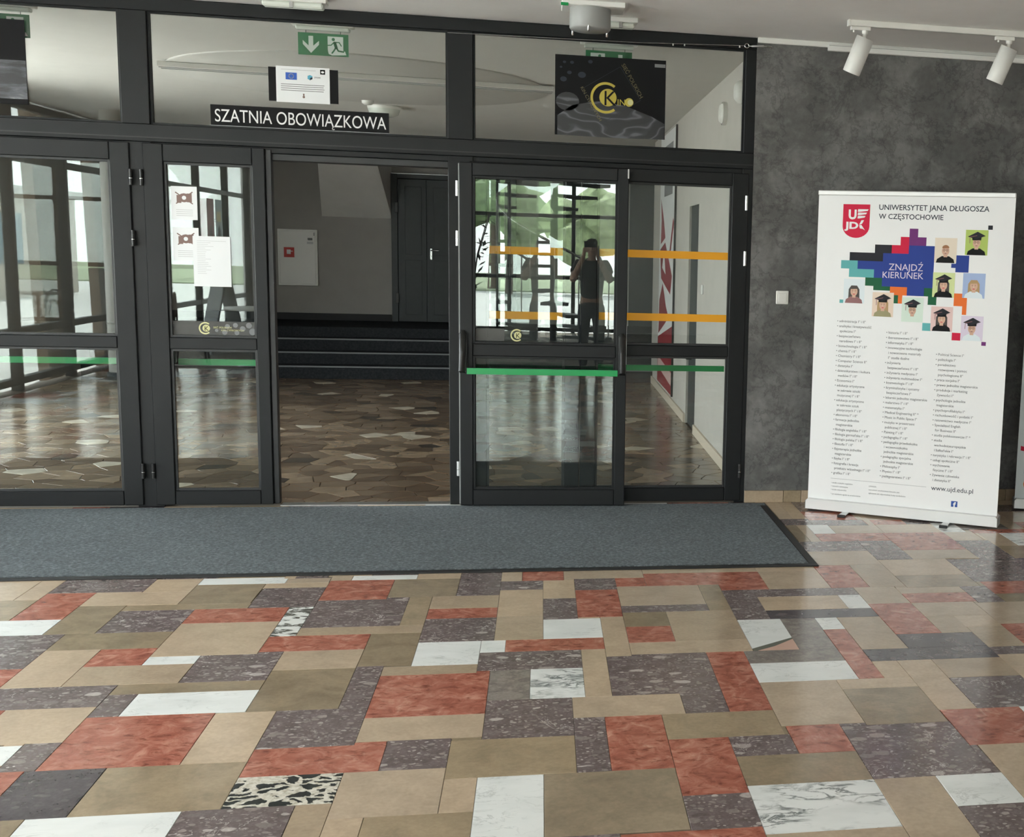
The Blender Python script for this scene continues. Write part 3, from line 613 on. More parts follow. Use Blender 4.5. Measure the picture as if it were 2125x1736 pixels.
# ------------------------------------------------------------------ lobby crazy paving
def clip(poly, px, py, nx, ny):
    out = []; n = len(poly)
    for i in range(n):
        a, b = poly[i], poly[(i + 1) % n]
        da = (a[0] - px) * nx + (a[1] - py) * ny; db = (b[0] - px) * nx + (b[1] - py) * ny
        if da <= 0: out.append(a)
        if (da < 0 < db) or (db < 0 < da):
            t = da / (da - db); out.append((a[0] + (b[0] - a[0]) * t, a[1] + (b[1] - a[1]) * t))
    return out
LX0, LX1, LY0, LY1 = -5.1, 1.345, 0.09, 7.03
rs = random.Random(11); pts = []; cell = 0.20
for j in range(int((LY1 - LY0) / cell * 1.25) + 1):
    for i in range(int((LX1 - LX0) / cell) + 1):
        pts.append((LX0 + (i + 0.5 + rs.uniform(-0.46, 0.46) + 0.5 * (j % 2)) * cell, LY0 + (j + 0.5 + rs.uniform(-0.46, 0.46)) * cell * 0.8))
pts = [p for p in pts if LX0 - 0.1 < p[0] < LX1 + 0.1 and LY0 - 0.1 < p[1] < LY1 + 0.1]
def stone_poly(i):
    x, y = pts[i]; poly = [(LX0, LY0), (LX1, LY0), (LX1, LY1), (LX0, LY1)]
    for k, (u, v) in enumerate(pts):
        if k != i and abs(u - x) < 0.9 and abs(v - y) < 0.9:
            dx, dy = u - x, v - y; l = math.hypot(dx, dy)
            if l > 1e-6: poly = clip(poly, (x + u) / 2 - dx / l * 0.0028, (y + v) / 2 - dy / l * 0.0028, dx / l, dy / l)
            if len(poly) < 3: return None
    return poly
order = sorted(range(len(pts)), key=lambda i: (0 if -3.0 < pts[i][0] < 1.4 else 1, pts[i][1]))
far = MB(); cnt = 0
for i in order:
    poly = stone_poly(i)
    if not poly: continue
    mt = rs.choices(('paving_umber', 'paving_brown', 'paving_tan', 'paving_dark', 'paving_pale'), (32, 40, 20, 4, 4))[0]
    if cnt < 298:
        cx, cy = pts[i]; MB().slab([(a - cx, b - cy) for a, b in poly], -0.012, rs.uniform(-0.0004, 0.0004), None, 0.0015).build('paving_stone', mt, lob_floor, (cx, cy, 0)); cnt += 1
    else: far.slab(poly, -0.012, 0.0, mt, 0.0015)
tag(far.build('paving_beyond', None, lob_floor), kind='stuff')
box('threshold', 'aluminium', lob_floor, -1.55, -0.55, 0.0, 0.08, -0.02, 0.004, 0.001)

# steps and stage platform at the back of the lobby
st = empty('steps', (0, 7.03, 0), kind='structure', label='dark carpeted steps up to the platform at the back of the lobby')
for k, z in enumerate((0.15, 0.29, 0.43, 0.55)):
    y0 = 0.28 * k; y1 = y0 + 0.28 if k < 3 else 2.25
    box('step', 'step_covering', st, -5.1, 2.9, y0, y1, 0.0, z, 0.003)
    if k < 3: box('step_nosing', 'step_edge', st, -5.1, 2.9, y0 - 0.008, y0 + 0.012, z - 0.016, z + 0.002, 0.002)
# sloping stair underside that comes out of the back wall
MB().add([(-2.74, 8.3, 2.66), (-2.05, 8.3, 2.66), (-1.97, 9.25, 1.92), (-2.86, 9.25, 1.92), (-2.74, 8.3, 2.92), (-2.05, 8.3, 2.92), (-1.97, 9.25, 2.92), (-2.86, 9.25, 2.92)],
         [(0, 1, 2, 3), (4, 7, 6, 5), (0, 4, 5, 1), (1, 5, 6, 2), (3, 2, 6, 7), (0, 3, 7, 4)]).build('trim_stair_soffit', 'lit_soffit_plaster', None, None, True)['kind'] = 'structure'
# dark double door on the platform
box('wall_leak_backing', 'grey_plaster', None, -2.1, -0.2, 9.46, 9.5, 0.0, CEIL, kind='structure')  # added unseen backing, blocks outside brightness leaking through the door gaps
dd = empty('door_8', (-1.95, 9.2, 0.55), kind='structure', label='dark grey panelled double door on the platform')
box('door_frame', 'stage_door_paint', dd, -0.02, 0.06, -0.03, 0.05, 0, 1.97, 0.004)
box('door_frame', 'stage_door_paint', dd, 1.53, 1.61, -0.03, 0.05, 0, 1.97, 0.004)
box('door_head', 'stage_door_paint', dd, 0.06, 1.53, -0.03, 0.05, 1.90, 1.97, 0.004)
box('head_strip', 'aluminium', dd, -0.02, 1.61, -0.034, -0.03, 1.962, 1.97)
for a, b in ((0.065, 0.43), (0.435, 1.525)):
    box('door_leaf', 'stage_door_paint', dd, a, b, -0.015, 0.03, 0.005, 1.895, 0.002)
    for z0, z1 in ((0.10, 0.83), (0.90, 1.80)): box('door_panel', 'stage_door_paint', dd, a + 0.09, b - 0.06, -0.021, -0.015, z0, z1, 0.003)
for z in (0.25, 1.45): box('door_hinge', 'black_plastic', dd, 0.03, 0.07, -0.05, -0.03, z, z + 0.14, 0.004)
hd = MB().box(0.475, 0.505, -0.022, -0.012, 0.84, 0.99, None, 0.003).build('handle_plate', 'chrome', dd)
MB().tube([(0.49, -0.02, 0.965), (0.49, -0.07, 0.965), (0.60, -0.07, 0.965)], 0.009, 10).build('door_handle', 'chrome', dd)
MB().tube([(0.49, -0.02, 0.875), (0.49, -0.045, 0.875)], 0.012, 10).build('lock_cylinder', 'chrome', dd)
# dark door at the right end of the back wall
d9 = empty('door_9', (1.20, 9.2, 0.55), kind='structure', label='dark doorway at the end of the platform, seen past the lobby wall')
box('door_leaf', 'stage_door_paint', d9, 0.0, 0.85, 0.0, 0.05, 0, 2.0, 0.004); box('door_head', 'aluminium', d9, -0.04, 0.9, -0.01, 0.05, 2.0, 2.06, 0.004); box('door_frame', 'black_profile', d9, 0.85, 0.92, -0.02, 0.05, 0, 2.0)
# white service hatch in the back wall
sh = empty('service_cabinet', (-3.42, 9.25, 1.0), label='white metal service cabinet with a red square sticker on the back wall', cat='cabinet')
box('cabinet_frame', 'white_enamel', sh, 0, 0.50, -0.028, -0.001, 0.0, 0.74, 0.006)
box('cabinet_door', 'white_enamel', sh, 0.025, 0.475, -0.036, -0.028, 0.025, 0.715, 0.004)
p = Print(-0.036); p.rect(0.08, 0.21, 0.37, 0.50, 'warning_red'); p.rect(0.115, 0.165, 0.41, 0.47, 'print_white', 1); p.rect(0.165, 0.19, 0.445, 0.455, 'print_white', 1)
p.build('sticker', sh, label='red square hose-reel sticker with a white symbol'); p = Print(-0.036); p.rect(0.38, 0.44, 0.60, 0.63, 'print_grey'); p.rect(0.37, 0.45, 0.55, 0.58, 'print_lightgrey'); p.build('rating_label', sh)
box('latch', 'grey_plastic', sh, 0.455, 0.468, -0.04, -0.036, 0.66, 0.70, 0.001)

# ceiling disc, light channel and detectors in the lobby
MB().lathe([(0.0, 0.0), (1.46, 0.0), (1.47, 0.004), (1.47, 0.0115)], (-1.42, 2.95, 2.8882), 64).build('ceiling_disc', 'disc_plaster')
tag(bpy.data.objects['ceiling_disc'], kind='structure', label='large round shallow panel on the lobby ceiling')
lc = empty('light_channel', (-1.37, 2.48, 2.888), 0.06, label='long slim light channel crossing the round panel of the lobby ceiling', cat='light rail')
MB().box(-1.46, 1.46, -0.07, 0.07, -0.04, -0.001, None, 0.004).build('channel_body', 'lobby_ceiling_paint', lc)
for y in (-0.045, 0.035): box('channel_lip', 'grey_plastic', lc, -1.45, 1.45, y - 0.006, y + 0.006, -0.046, -0.04)
sd = empty('smoke_detector', (-1.58, 4.25, 2.9), label='small round smoke detector on the lobby ceiling, nearer of two round fittings', cat='smoke detector')
MB().lathe([(0.0, -0.045), (0.035, -0.045), (0.055, -0.03), (0.055, -0.012)], n=20).build('detector_head', 'white_plastic', sd); MB().lathe([(0.0, -0.012), (0.062, -0.012), (0.062, -0.0005)], n=20).build('base', 'white_plastic', sd)
cl = empty('ceiling_lamp', (-1.50, 4.75, 2.9), label='round white bowl lamp on the lobby ceiling behind the cloakroom sign', cat='lamp')
MB().lathe([(0.0, -0.10), (0.09, -0.098), (0.135, -0.075), (0.15, -0.03)], n=28).build('bowl', 'light_cover', cl); MB().lathe([(0.15, -0.03), (0.155, -0.012), (0.155, -0.0005), (0, -0.0005)], n=28).build('rim', 'white_plastic', cl)

# ================================================================== glazed door wall
fr = empty('trim_2', kind='structure', label='anthracite metal frame of the glazed door wall')
def bar(nm, x0, x1, z0, z1, y0=0.0, y1=0.09, mat='anthracite_metal', parent=fr, ch=0.003): return box(nm, mat, parent, x0, x1, y0, y1, z0, z1, ch)
bar('head_beam', -4.20, 1.302, 2.851, 2.923)
bar('transom', -4.20, 1.302, 2.128, 2.226); bar('transom_lip', -4.10, 1.235, 2.095, 2.128, 0.012)
bar('door_head', -2.198, -0.553, 2.055, 2.095, 0.03, 0.14, 'black_profile'); bar('transom_groove', -4.20, 1.302, 2.150, 2.156, -0.002, 0.002, 'black_profile', ch=0)
MUL = [(-4.20, -4.10), (-2.347, -2.198), (-0.553, -0.406), (1.235, 1.302)]
for x0, x1 in MUL:
    bar('mullion', x0, x1, 0.0, 2.128); bar('mullion', x0, x1, 2.226, 2.851)
for n, (a, b) in enumerate(((-4.10, -2.347), (-2.198, -0.553), (-0.406, 1.235))):
    root = empty('window_%d' % (4 + n), kind='structure', label=('fanlight pane over the left doors', 'fanlight pane over the open doorway', 'fanlight pane over the right doors')[n])
    box('pane', 'fanlight_glass', root, a - 0.004, b + 0.004, 0.036, 0.044, 2.222, 2.855)
    for nm, x0, x1, z0, z1 in (('glazing_bead', a, a + 0.012, 2.226, 2.851), ('glazing_bead', b - 0.012, b, 2.226, 2.851), ('glazing_bead', a + 0.012, b - 0.012, 2.226, 2.238), ('glazing_bead', a + 0.012, b - 0.012, 2.839, 2.851)):
        box(nm, 'anthracite_metal', root, x0, x1, 0.018, 0.034, z0, z1, 0.001)

def hinge(parent, x, y, z, mat='black_plastic', ch=True):
    o = MB().tube([(x, y, z - 0.045), (x, y, z - 0.008)], 0.011, 10).tube([(x, y, z - 0.005), (x, y, z + 0.045)], 0.011, 10).build('hinge', mat, parent)
    MB().tube([(x, y, z - 0.008), (x, y, z - 0.005)], 0.0118, 10).build('hinge_ring', 'chrome', o); return o
def panic(parent, x0, x1, y, sgn, z=0.855):
    """push bar on two arms; sgn = side it stands out to"""
    b = empty('panic_bar'); b.parent = parent
    yy = y + sgn * 0.095
    MB().prism([(x0 + 0.03, z - 0.018), (x1 - 0.03, z - 0.018), (x1 - 0.03, z + 0.018), (x0 + 0.03, z + 0.018)], yy - 0.012, yy + 0.012).build('push_bar', 'green_bar', b, None, True)
    for x in (x0, x1):
        MB().tube([(x, y + sgn * 0.004, z + 0.225), (x, y + sgn * 0.03, z + 0.21), (x, y + sgn * 0.055, z + 0.10), (x, yy, z - 0.005)], [0.016, 0.022, 0.02, 0.019], 12).build('arm', 'black_plastic', b)
        box('mount', 'black_plastic', b, x - 0.024, x + 0.024, min(y, y + sgn * 0.03), max(y, y + sgn * 0.03), z - 0.02, z + 0.225, 0.006)
    return b
def leaf(name, label, loc, rz, x0, x1, gx0, gx1, z1=2.12, gz=(0.098, 0.945, 1.013, 2.02), hinges=(), bar_side=0, d=0.065, bead=False, arms=None):
    root = empty(name, loc, rz, kind='structure', label=label)
    A = 'anthracite_metal'; z0 = 0.012
    box('stile', A, root, x0, gx0, 0, d, z0, z1, 0.004); box('stile', A, root, gx1, x1, 0, d, z0, z1, 0.004)
    box('bottom_rail', A, root, gx0, gx1, 0, d, z0, gz[0], 0.004); box('middle_rail', A, root, gx0, gx1, 0, d, gz[1], gz[2], 0.004); box('top_rail', A, root, gx0, gx1, 0, d, gz[3], z1, 0.004)
    for a, b in ((gz[0], gz[1]), (gz[2], gz[3])):
        pn = box('pane', 'door_glass', root, gx0 - 0.004, gx1 + 0.004, d / 2 - 0.004, d / 2 + 0.004, a - 0.004, b + 0.004)
        g = 0.014
        for s0, s1, t0, t1 in ((gx0, gx0 + g, a, b), (gx1 - g, gx1, a, b), (gx0 + g, gx1 - g, a, a + g), (gx0 + g, gx1 - g, b - g, b)):
            box('glazing_bead', 'anthracite_metal' if bead else 'black_profile', pn, s0, s1, 0.008 if bead else 0.014, d / 2 - 0.005, t0, t1, 0.001)
    for x, y, z, mt in hinges: hinge(root, x, y, z, mt)
    if bar_side: panic(root, *(arms or (gx0 - 0.03, gx1 + 0.03)), 0 if bar_side < 0 else d, bar_side)
    return root
leaf('door_1', 'closed glazed door leaf beside the post left of the doorway', (0, -0.014, 0), 0, -3.40, -2.312, -3.29, -2.418, hinges=[(-2.306, -0.008, z, 'black_plastic') for z in (1.925, 1.58, 0.22)], bar_side=1)
leaf('door_2', 'narrow closed glazed leaf with a paper notice', (0, -0.014, 0), 0, -2.242, -1.585, -2.135, -1.655, hinges=[(-2.250, -0.008, z, 'black_plastic') for z in (1.925, 0.22)], bar_side=1)
leaf('door_6', 'narrow closed glazed leaf at the far left', (0, -0.014, 0), 0, -4.10, -3.404, -3.99, -3.50, bar_side=1)
box('astragal', 'black_profile', bpy.data.objects['door_2'], -1.585, -1.552, 0.02, 0.075, 0.012, 2.115, 0.003)
leaf('door_4', 'narrow glazed leaf behind the open door', (0, -0.004, 0), 0, -0.43, 0.238, -0.329, 0.143, z1=2.10)
leaf('door_5', 'wide glazed leaf with orange stripes beside the stucco wall', (0, -0.004, 0), 0, 0.242, 1.277, 0.338, 1.172, z1=2.10, hinges=[(1.262, -0.006, z, 'chrome') for z in (1.917, 1.572)] + [(1.267, -0.006, 0.21, 'black_plastic')], bar_side=1)
OPEN = leaf('door_3', 'glazed door leaf swung wide open with a green panic bar', (-0.492, -0.088, 0), -math.radians(2.2), 0.008, 1.010, 0.085, 0.945, z1=2.088, gz=(0.112, 0.938, 1.012, 2.012),
            hinges=[(-0.006, 0.045, z, 'aluminium') for z in (1.935, 1.64, 0.235)], bar_side=-1, bead=True, arms=(0.030, 0.985))
box('lock_strip', 'aluminium', OPEN, 1.006, 1.012, 0.02, 0.045, 0.9, 1.15); box('corner_key', 'aluminium', OPEN, 1.003, 1.011, 0.0, 0.02, 2.03, 2.086)
box('hinge_strip', 'grey_plastic', OPEN, 0.002, 0.008, 0.012, 0.03, 0.02, 2.08)

# orange warning stripes stuck on the glass
def stripe(x0, x1, z, where):
    o = box('warning_stripe', 'orange_film', None, x0, x1, 0.0225, 0.0235, z - 0.0235, z + 0.0235)
    tag(o, where, 'sticker', 'orange warning stripes on the glass')
stripe(0.338, 1.172, 1.582, 'upper orange stripe on the wide leaf beside the stucco wall'); stripe(0.338, 1.172, 1.189, 'lower orange stripe on the wide leaf beside the stucco wall')
stripe(-0.329, 0.143, 1.578, 'upper orange stripe on the narrow leaf seen through the open door'); stripe(-0.329, 0.143, 1.182, 'lower orange stripe on the narrow leaf seen through the open door')

# ================================================================== doormat
dm = empty('doormat', (0, 0, 0), label='large charcoal entrance mat lying along the glass doors', cat='doormat')
MB().box(-3.6, 1.385, -1.565, -0.135, 0.0, 0.010, None, 0.003).build('pile', 'mat_pile', dm)
for a in ((-3.65, 1.43, -1.612, -1.566), (-3.65, 1.43, -0.134, -0.06), (1.386, 1.43, -1.566, -0.134), (-3.65, -3.601, -1.566, -0.134)): MB().box(*a, 0.0, 0.007, None, 0.002).build('edging', 'mat_pile' if a[2] > -0.2 else 'black_rubber', dm)

# ================================================================== signs on the glass
s = empty('cloakroom_sign', (-1.88, 0.030, 2.2415), label='black plate with white letters SZATNIA OBOWIĄZKOWA above the doorway', cat='sign')
box('plate', 'print_black', s, 0, 0.988, -0.004, 0.0, 0, 0.116, 0.0008); box('plate_edge', 'print_lightgrey', s, -0.003, 0.991, -0.0035, -0.0005, -0.003, 0.0)
p = Print(-0.0042); p.stroke([(0.6745, 0.022), (0.6685, 0.014), (0.6690, 0.008), (0.6740, 0.0055), (0.6795, 0.0075)], 0.0048, 'print_white', 1); p.build('ogonek', s)
text('SZATNIA OBOWIAZKOWA', 'print_white', s, 0.021, 0.021, -0.0045, 0.948, bold=0.0, height=-1.33)
e = empty('funding_notice', (-1.56, 0.030, 2.392), label='white information sheet with a blue flag on a black card', cat='notice')
box('card', 'print_black', e, 0, 0.385, -0.002, 0, 0.003, 0.195, 0.0005); box('sheet', 'paper', e, 0.042, 0.338, -0.004, -0.0022, -0.001, 0.203, 0.0004)
p = Print(-0.004); p.rect(0.095, 0.157, 0.128, 0.168, 'eu_blue')
for k in range(12): p.poly(circ(0.126 + 0.013 * math.cos(k * math.pi / 6), 0.148 + 0.013 * math.sin(k * math.pi / 6), 0.0022, 6), 'gold', 1)
p.rect(0.286, 0.314, 0.166, 0.193, 'print_black'); p.poly(circ(0.30, 0.179, 0.009, 10, 0.006), 'print_white', 1)
p.poly([(0.216, 0.137), (0.229, 0.130), (0.243, 0.137), (0.243, 0.154), (0.229, 0.160), (0.216, 0.154)], 'logo_cyan'); p.poly([(0.229, 0.130), (0.243, 0.137), (0.243, 0.148), (0.229, 0.143)], 'print_dark', 1)
for k, w in enumerate((0.24, 0.236, 0.24, 0.236)): p.rect(0.068, 0.068 + w, 0.100 - 0.0115 * k, 0.1035 - 0.0115 * k, 'print_grey')
p.rect(0.070, 0.262, 0.183, 0.186, 'print_lightgrey'); p.poly(circ(0.193, 0.033, 0.007, 10), 'brown_print'); p.rect(0.189, 0.197, 0.04, 0.052, 'brown_print')
p.build('print', e); text('ZPORR', 'print_dark', e, 0.252, 0.143, -0.0046, 0.036)
# cinema poster
k = empty('cinema_poster', (0.075, 0.030, 2.284), label='black cinema poster with a gold C KINO emblem on the fanlight glass', cat='poster')
box('sheet', 'print_black', k, 0, 0.669, -0.003, 0, 0, 0.473, 0.0005)
ag = Print(0.0)
ag.poly([(-0.29, -0.135), (-0.29, -0.02), (-0.20, 0.045), (-0.05, 0.075), (0.12, 0.055), (0.28, 0.0), (0.36, -0.04), (0.36, -0.135), (0.1, -0.14)], 'agate_print')
o = ag.build('agate_slice', k); o.location = (0.305, -0.003, 0.135)
ag = Print(0.0); ag.poly(circ(0, 0, 0.07, 18, 0.055), 'agate_print'); o = ag.build('agate_slice', k); o.location = (0.075, -0.003, 0.20)
p = Print(-0.003)
p.rect(0.60, 0.665, 0.43, 0.45, 'print_grey', 1); p.build('corner_print', k)
for x, z, r in ((0.16, 0.36, 0.024), (0.085, 0.37, 0.014), (0.05, 0.33, 0.02), (0.10, 0.43, 0.012), (0.21, 0.44, 0.014), (0.055, 0.43, 0.01), (0.035, 0.40, 0.008)): p = Print(-0.003); p.poly(circ(x, z, r, 14, r * 0.75), 'print_dark', 1); p.build('bubble_print', k)
p = Print(-0.0045); cx, cz = 0.305, 0.232
p.ring(cx, cz, 0.078, 0.093, math.radians(52), math.radians(308), 'gold', 1, 32); p.poly(circ(0.318, cz + 0.002, 0.052, 28), 'gold', 1); p.poly(circ(0.447, 0.212, 0.026, 20), 'gold', 1); p.poly(circ(0.454, 0.212, 0.017, 16), 'pale_gold', 2)
for q in (((0.158, 0.276), (0.39, 0.42)), ((0.39, 0.42), (0.516, 0.228)), ((0.516, 0.228), (0.276, 0.075)), ((0.276, 0.075), (0.158, 0.276))): p.stroke(q, 0.0018, 'print_dark', 1)
p.build('emblem', k, label='gold emblem of a C ring around a K disc')
text('K', 'print_black', k, 0.288, 0.188, -0.0060, 0.072, name='letter'); text('IN', 'gold', k, 0.373, 0.192, -0.0050, 0.046)
text('SIEĆ POLSKICH', 'dim_gold', k, 0.396, 0.432, -0.0050, 0.225, rot=math.radians(-59)); text('KIN CYFROWYCH', 'dim_gold', k, 0.150, 0.285, -0.0050, 0.225, rot=math.radians(-59))
# dark poster cut by the picture's edge
k = empty('streaked_poster', (-3.48, 0.030, 2.302), label='black poster with pale grey streaks on the glass at the left edge', cat='poster')
box('sheet', 'print_black', k, 0, 0.645, -0.003, 0, 0, 0.46, 0.0005); p = Print(-0.003); p.rect(0.0, 0.642, 0.03, 0.24, 'grey_streak_print'); p.build('print', k)
# A4 notice and two leaflets on the narrow leaf
k = empty('paper_notice', (-1.996, 0.0112, 1.313), label='white A4 notice taped on the narrow door leaf', cat='paper')
box('sheet', 'paper', k, 0, 0.205, -0.0012, 0, 0, 0.291); p = Print(-0.0012)
for q in range(19): p.rect(0.022, 0.022 + random.choice((0.05, 0.06, 0.075, 0.09, 0.045)) + (0.07 if q == 0 else 0), 0.263 - 0.0105 * q, 0.2650 - 0.0105 * q, 'print_lightgrey')
p.build('print', k)
for n, (x, z, lb) in enumerate(((-2.105, 1.695, 'upper small leaflet with a brown picture on the narrow leaf'), (-2.103, 1.460, 'lower small leaflet partly behind the A4 notice'))):
    k = empty('leaflet', (x, 0.0132, z), label=lb, cat='leaflet', group='leaflets on the narrow leaf')
    box('sheet', 'paper', k, 0, 0.14, 0.0, 0.0008, 0, 0.19); p = Print(0.0); p.poly(circ(0.07, 0.125, 0.032, 12, 0.026), 'brown_print'); p.rect(0.03, 0.055, 0.095, 0.14, 'brown_print', 1); p.rect(0.085, 0.112, 0.10, 0.15, 'brown_print', 1)
    p.stroke([(0.025, 0.155), (0.115, 0.092)], 0.006, 'brown_print', 2); p.stroke([(0.115, 0.158), (0.028, 0.092)], 0.006, 'brown_print', 2); p.poly(circ(0.07, 0.125, 0.012, 10), 'paper', 3)
    for q in range(4): p.rect(0.025, 0.115, 0.055 - 0.011 * q, 0.058 - 0.011 * q, 'print_lightgrey')
    p.build('print', k)
def ck_badge(parent, cx, cz, r, y):
    p = Print(y); p.ring(cx, cz, r * 0.78, r, math.radians(48), math.radians(312), 'pale_gold', 2, 28); p.poly(circ(cx + r * 0.14, cz, r * 0.58, 22), 'pale_gold', 2); p.build('emblem', parent, label='pale gold C ring around a K disc')
    text('K', 'print_black', parent, cx - r * 0.18, cz - r * 0.42, y - 0.0014, r * 0.62, name='letter')
k = empty('cinema_sticker', (-2.122, 0.0130, 1.026), label='see-through grey sticker strip with a pale gold emblem on the narrow leaf', cat='sticker', group='cinema stickers on the door glass')
box('film', 'printed_film', k, 0, 0.463, -0.0006, 0, 0, 0.083); p = Print(-0.0006)
for x, z, r in ((0.30, 0.055, 0.014), (0.285, 0.02, 0.015), (0.345, 0.062, 0.014), (0.385, 0.042, 0.016), (0.42, 0.062, 0.017), (0.352, 0.018, 0.014), (0.44, 0.025, 0.02), (0.24, 0.03, 0.01)): p = Print(-0.0006); p.poly(circ(x, z, r, 16), 'print_grey', 1); p.build('dot', k)
ck_badge(k, 0.178, 0.042, 0.036, -0.0006); text('SIEĆ POLSKICH', 'pale_gold', k, 0.222, 0.042, -0.0016, 0.10); text('KIN CYFROWYCH', 'pale_gold', k, 0.265, 0.026, -0.0016, 0.125)
k = empty('cinema_sticker', (0, 0, 0), label='grey sticker strip with a pale gold emblem on the glass of the open door', cat='sticker', group='cinema stickers on the door glass')
k.matrix_world = Matrix.Translation((-0.492, -0.088, 0)) @ Matrix.Rotation(-math.radians(2.2), 4, 'Z') @ Matrix.Translation((0.10, 0.0275, 1.03))
box('film', 'printed_film', k, 0, 0.17, -0.0006, 0, 0, 0.075); ck_badge(k, 0.245, 0.036, 0.038, -0.0006)

# ================================================================== exit sign lamps
def exit_lamp(x, y, label, mirrored):
    r = empty('exit_sign', (x, y, 2.9), label=label, cat='exit sign', group='green exit signs inside the lobby')
    box('lamp_body', 'white_enamel', r, -0.18, 0.18, -0.035, 0.035, -0.022, -0.0005, 0.004); box('lamp_cover', 'light_cover', r, -0.155, 0.155, -0.028, 0.028, -0.045, -0.022, 0.006)
    for sx in (-0.1, 0.1): MB().tube([(sx, 0, -0.044), (sx, 0, -0.062)], 0.002, 6).build('suspension_wire', 'black_plastic', r)
    s = box('sign_plate', 'exit_green', r, -0.145, 0.145, -0.003, 0.003, -0.19, -0.06)
    s1 = -1 if mirrored else 1; p = Print(-0.003)
    def X(v): return [(s1 * a, b - 0.19) for a, b in v][::s1]
    p.poly(X([(-0.085, 0.112), (-0.058, 0.112), (-0.058, 0.055), (-0.025, 0.085), (-0.025, 0.062), (-0.0715, 0.012), (-0.118, 0.062), (-0.118, 0.085), (-0.085, 0.055)]), 'exit_white')
    p.poly(X([(0.025, 0.115), (0.115, 0.115), (0.115, 0.033), (0.125, 0.030), (0.132, 0.010), (0.05, 0.004), (0.03, 0.012), (0.025, 0.035)]), 'exit_white')
    def st(pts, w): p.stroke([(s1 * a, b - 0.19) for a, b in pts], w, 'exit_green', 1)
    p.poly([(a, b) for a, b in circ(s1 * 0.058, 0.098 - 0.19, 0.0095, 14)], 'exit_green', 1)
    st([(0.066, 0.078), (0.074, 0.050)], 0.017); st([(0.062, 0.082), (0.045, 0.064), (0.026, 0.062)], 0.006); st([(0.070, 0.082), (0.092, 0.082), (0.104, 0.062)], 0.006)
    st([(0.072, 0.052), (0.062, 0.034), (0.050, 0.018)], 0.009); st([(0.076, 0.050), (0.086, 0.032), (0.116, 0.028)], 0.009)
    p.build('pictogram', s)
exit_lamp(-1.305, 0.34, 'green exit sign with down arrow and running man left of the cinema poster', False)
exit_lamp(0.412, 0.33, 'green exit sign mostly hidden behind the cinema poster', True)
exit_lamp(-3.07, 0.34, 'green exit sign at the left edge beside the streaked poster', False)

# ================================================================== ceiling things in the hall
def box_lamp(x, y, w, label):
    r = empty('emergency_lamp', (x, y, CEIL), label=label, cat='lamp', group='white box lamps on the hall ceiling')
    box('lamp_body', 'white_enamel', r, -w / 2, w / 2, -0.045, 0.045, -0.028, -0.0005, 0.004); box('lamp_cover', 'light_cover', r, -w / 2 + 0.03, w / 2 - 0.02, -0.035, 0.035, -0.058, -0.028, 0.008)
    box('cover_clip', 'chrome', r, -0.01, 0.01, -0.04, -0.034, -0.062, -0.02, 0.001)
box_lamp(-1.36, -0.28, 0.37, 'slim white box lamp on the hall ceiling above the cloakroom sign'); box_lamp(0.44, -0.33, 0.20, 'short white box lamp on the hall ceiling behind the grey round fitting')
r = empty('ceiling_fitting', (0.255, -0.66, CEIL), label='grey drum-shaped fitting under a white square plate on the hall ceiling', cat='light fitting')
box('plate', 'white_enamel', r, -0.155, 0.185, -0.11, 0.11, -0.028, -0.0005, 0.004); MB().lathe([(0.112, -0.028), (0.112, -0.13), (0.104, -0.14), (0.0, -0.14)], n=36).build('drum', 'grey_plastic', r)
for a in (0.5, 2.6, 4.6): MB().lathe([(0.006, -0.128), (0.006, -0.16), (0.0, -0.162)], (0.108 * math.cos(a), 0.108 * math.sin(a), 0), 10).build('screw', 'chrome', r)
box('status_light', 'green_bar', r, -0.16, -0.12, -0.112, -0.106, -0.036, -0.02, 0.002)
# track with two spotlights
tr = empty('light_track', (1.70, -0.74, CEIL), label='white ceiling track that carries the spotlights', cat='light track')
box('rail', 'white_plastic', tr, 0.0, 2.9, -0.018, 0.018, -0.034, -0.0005, 0.003); box('end_cap', 'white_plastic', tr, -0.012, 0.0, -0.02, 0.02, -0.036, -0.0005, 0.002); box('conductor_slot', 'grey_plastic', tr, 0.05, 2.9, -0.006, 0.006, -0.0345, -0.034)
def spot(x, label):
    r = empty('spotlight', (x, -0.74, CEIL - 0.034), label=label, cat='spotlight', group='spotlights on the ceiling track')
    box('adapter', 'white_plastic', r, -0.085, 0.03, -0.014, 0.014, -0.022, -0.0005, 0.003)
    MB().tube([(-0.065, 0, -0.022), (-0.065, 0, -0.034)], 0.006, 8).build('lever', 'white_plastic', r)
    MB().tube([(0, 0, -0.022), (0, 0, -0.040), (-0.001, 0, -0.041), (-0.003, 0, -0.068)], [0.018, 0.018, 0.012, 0.012], 14).build('stem', 'white_plastic', r)
    ax = Vector((-0.30, 0.26, -0.92)).normalized(); a = Vector((0.0, -0.012, -0.062)); R = 0.051; L = 0.205
    h = MB().tube([a, a + ax * 0.0005, a + ax * (L - 0.004), a + ax * L, a + ax * L, a + ax * (L - 0.03)], [0.0, R, R, R - 0.002, R - 0.006, R - 0.008], 32, None, False).build('head', 'white_enamel', r)
    MB().tube([a + ax * (L - 0.028), a + ax * (L - 0.027)], [R - 0.008, 0.0], 24, None, False).build('lens', 'light_cover', h)
spot(1.79, 'white cylindrical spotlight nearer the glass doors, above the corner of the first banner'); spot(2.652, 'white cylindrical spotlight at the right edge, above the right side of the first banner')
cr = empty('picture_rail', (1.745, -0.019, 2.868), label='white rail fixed along the top of the dark stucco wall', cat='rail')
box('rail_body', 'white_enamel', cr, 0, 4.4, -0.028, 0, 0.0, 0.040, 0.003); box('rail_slot', 'grey_plastic', cr, 0.004, 4.4, -0.0285, -0.028, 0.030, 0.033)
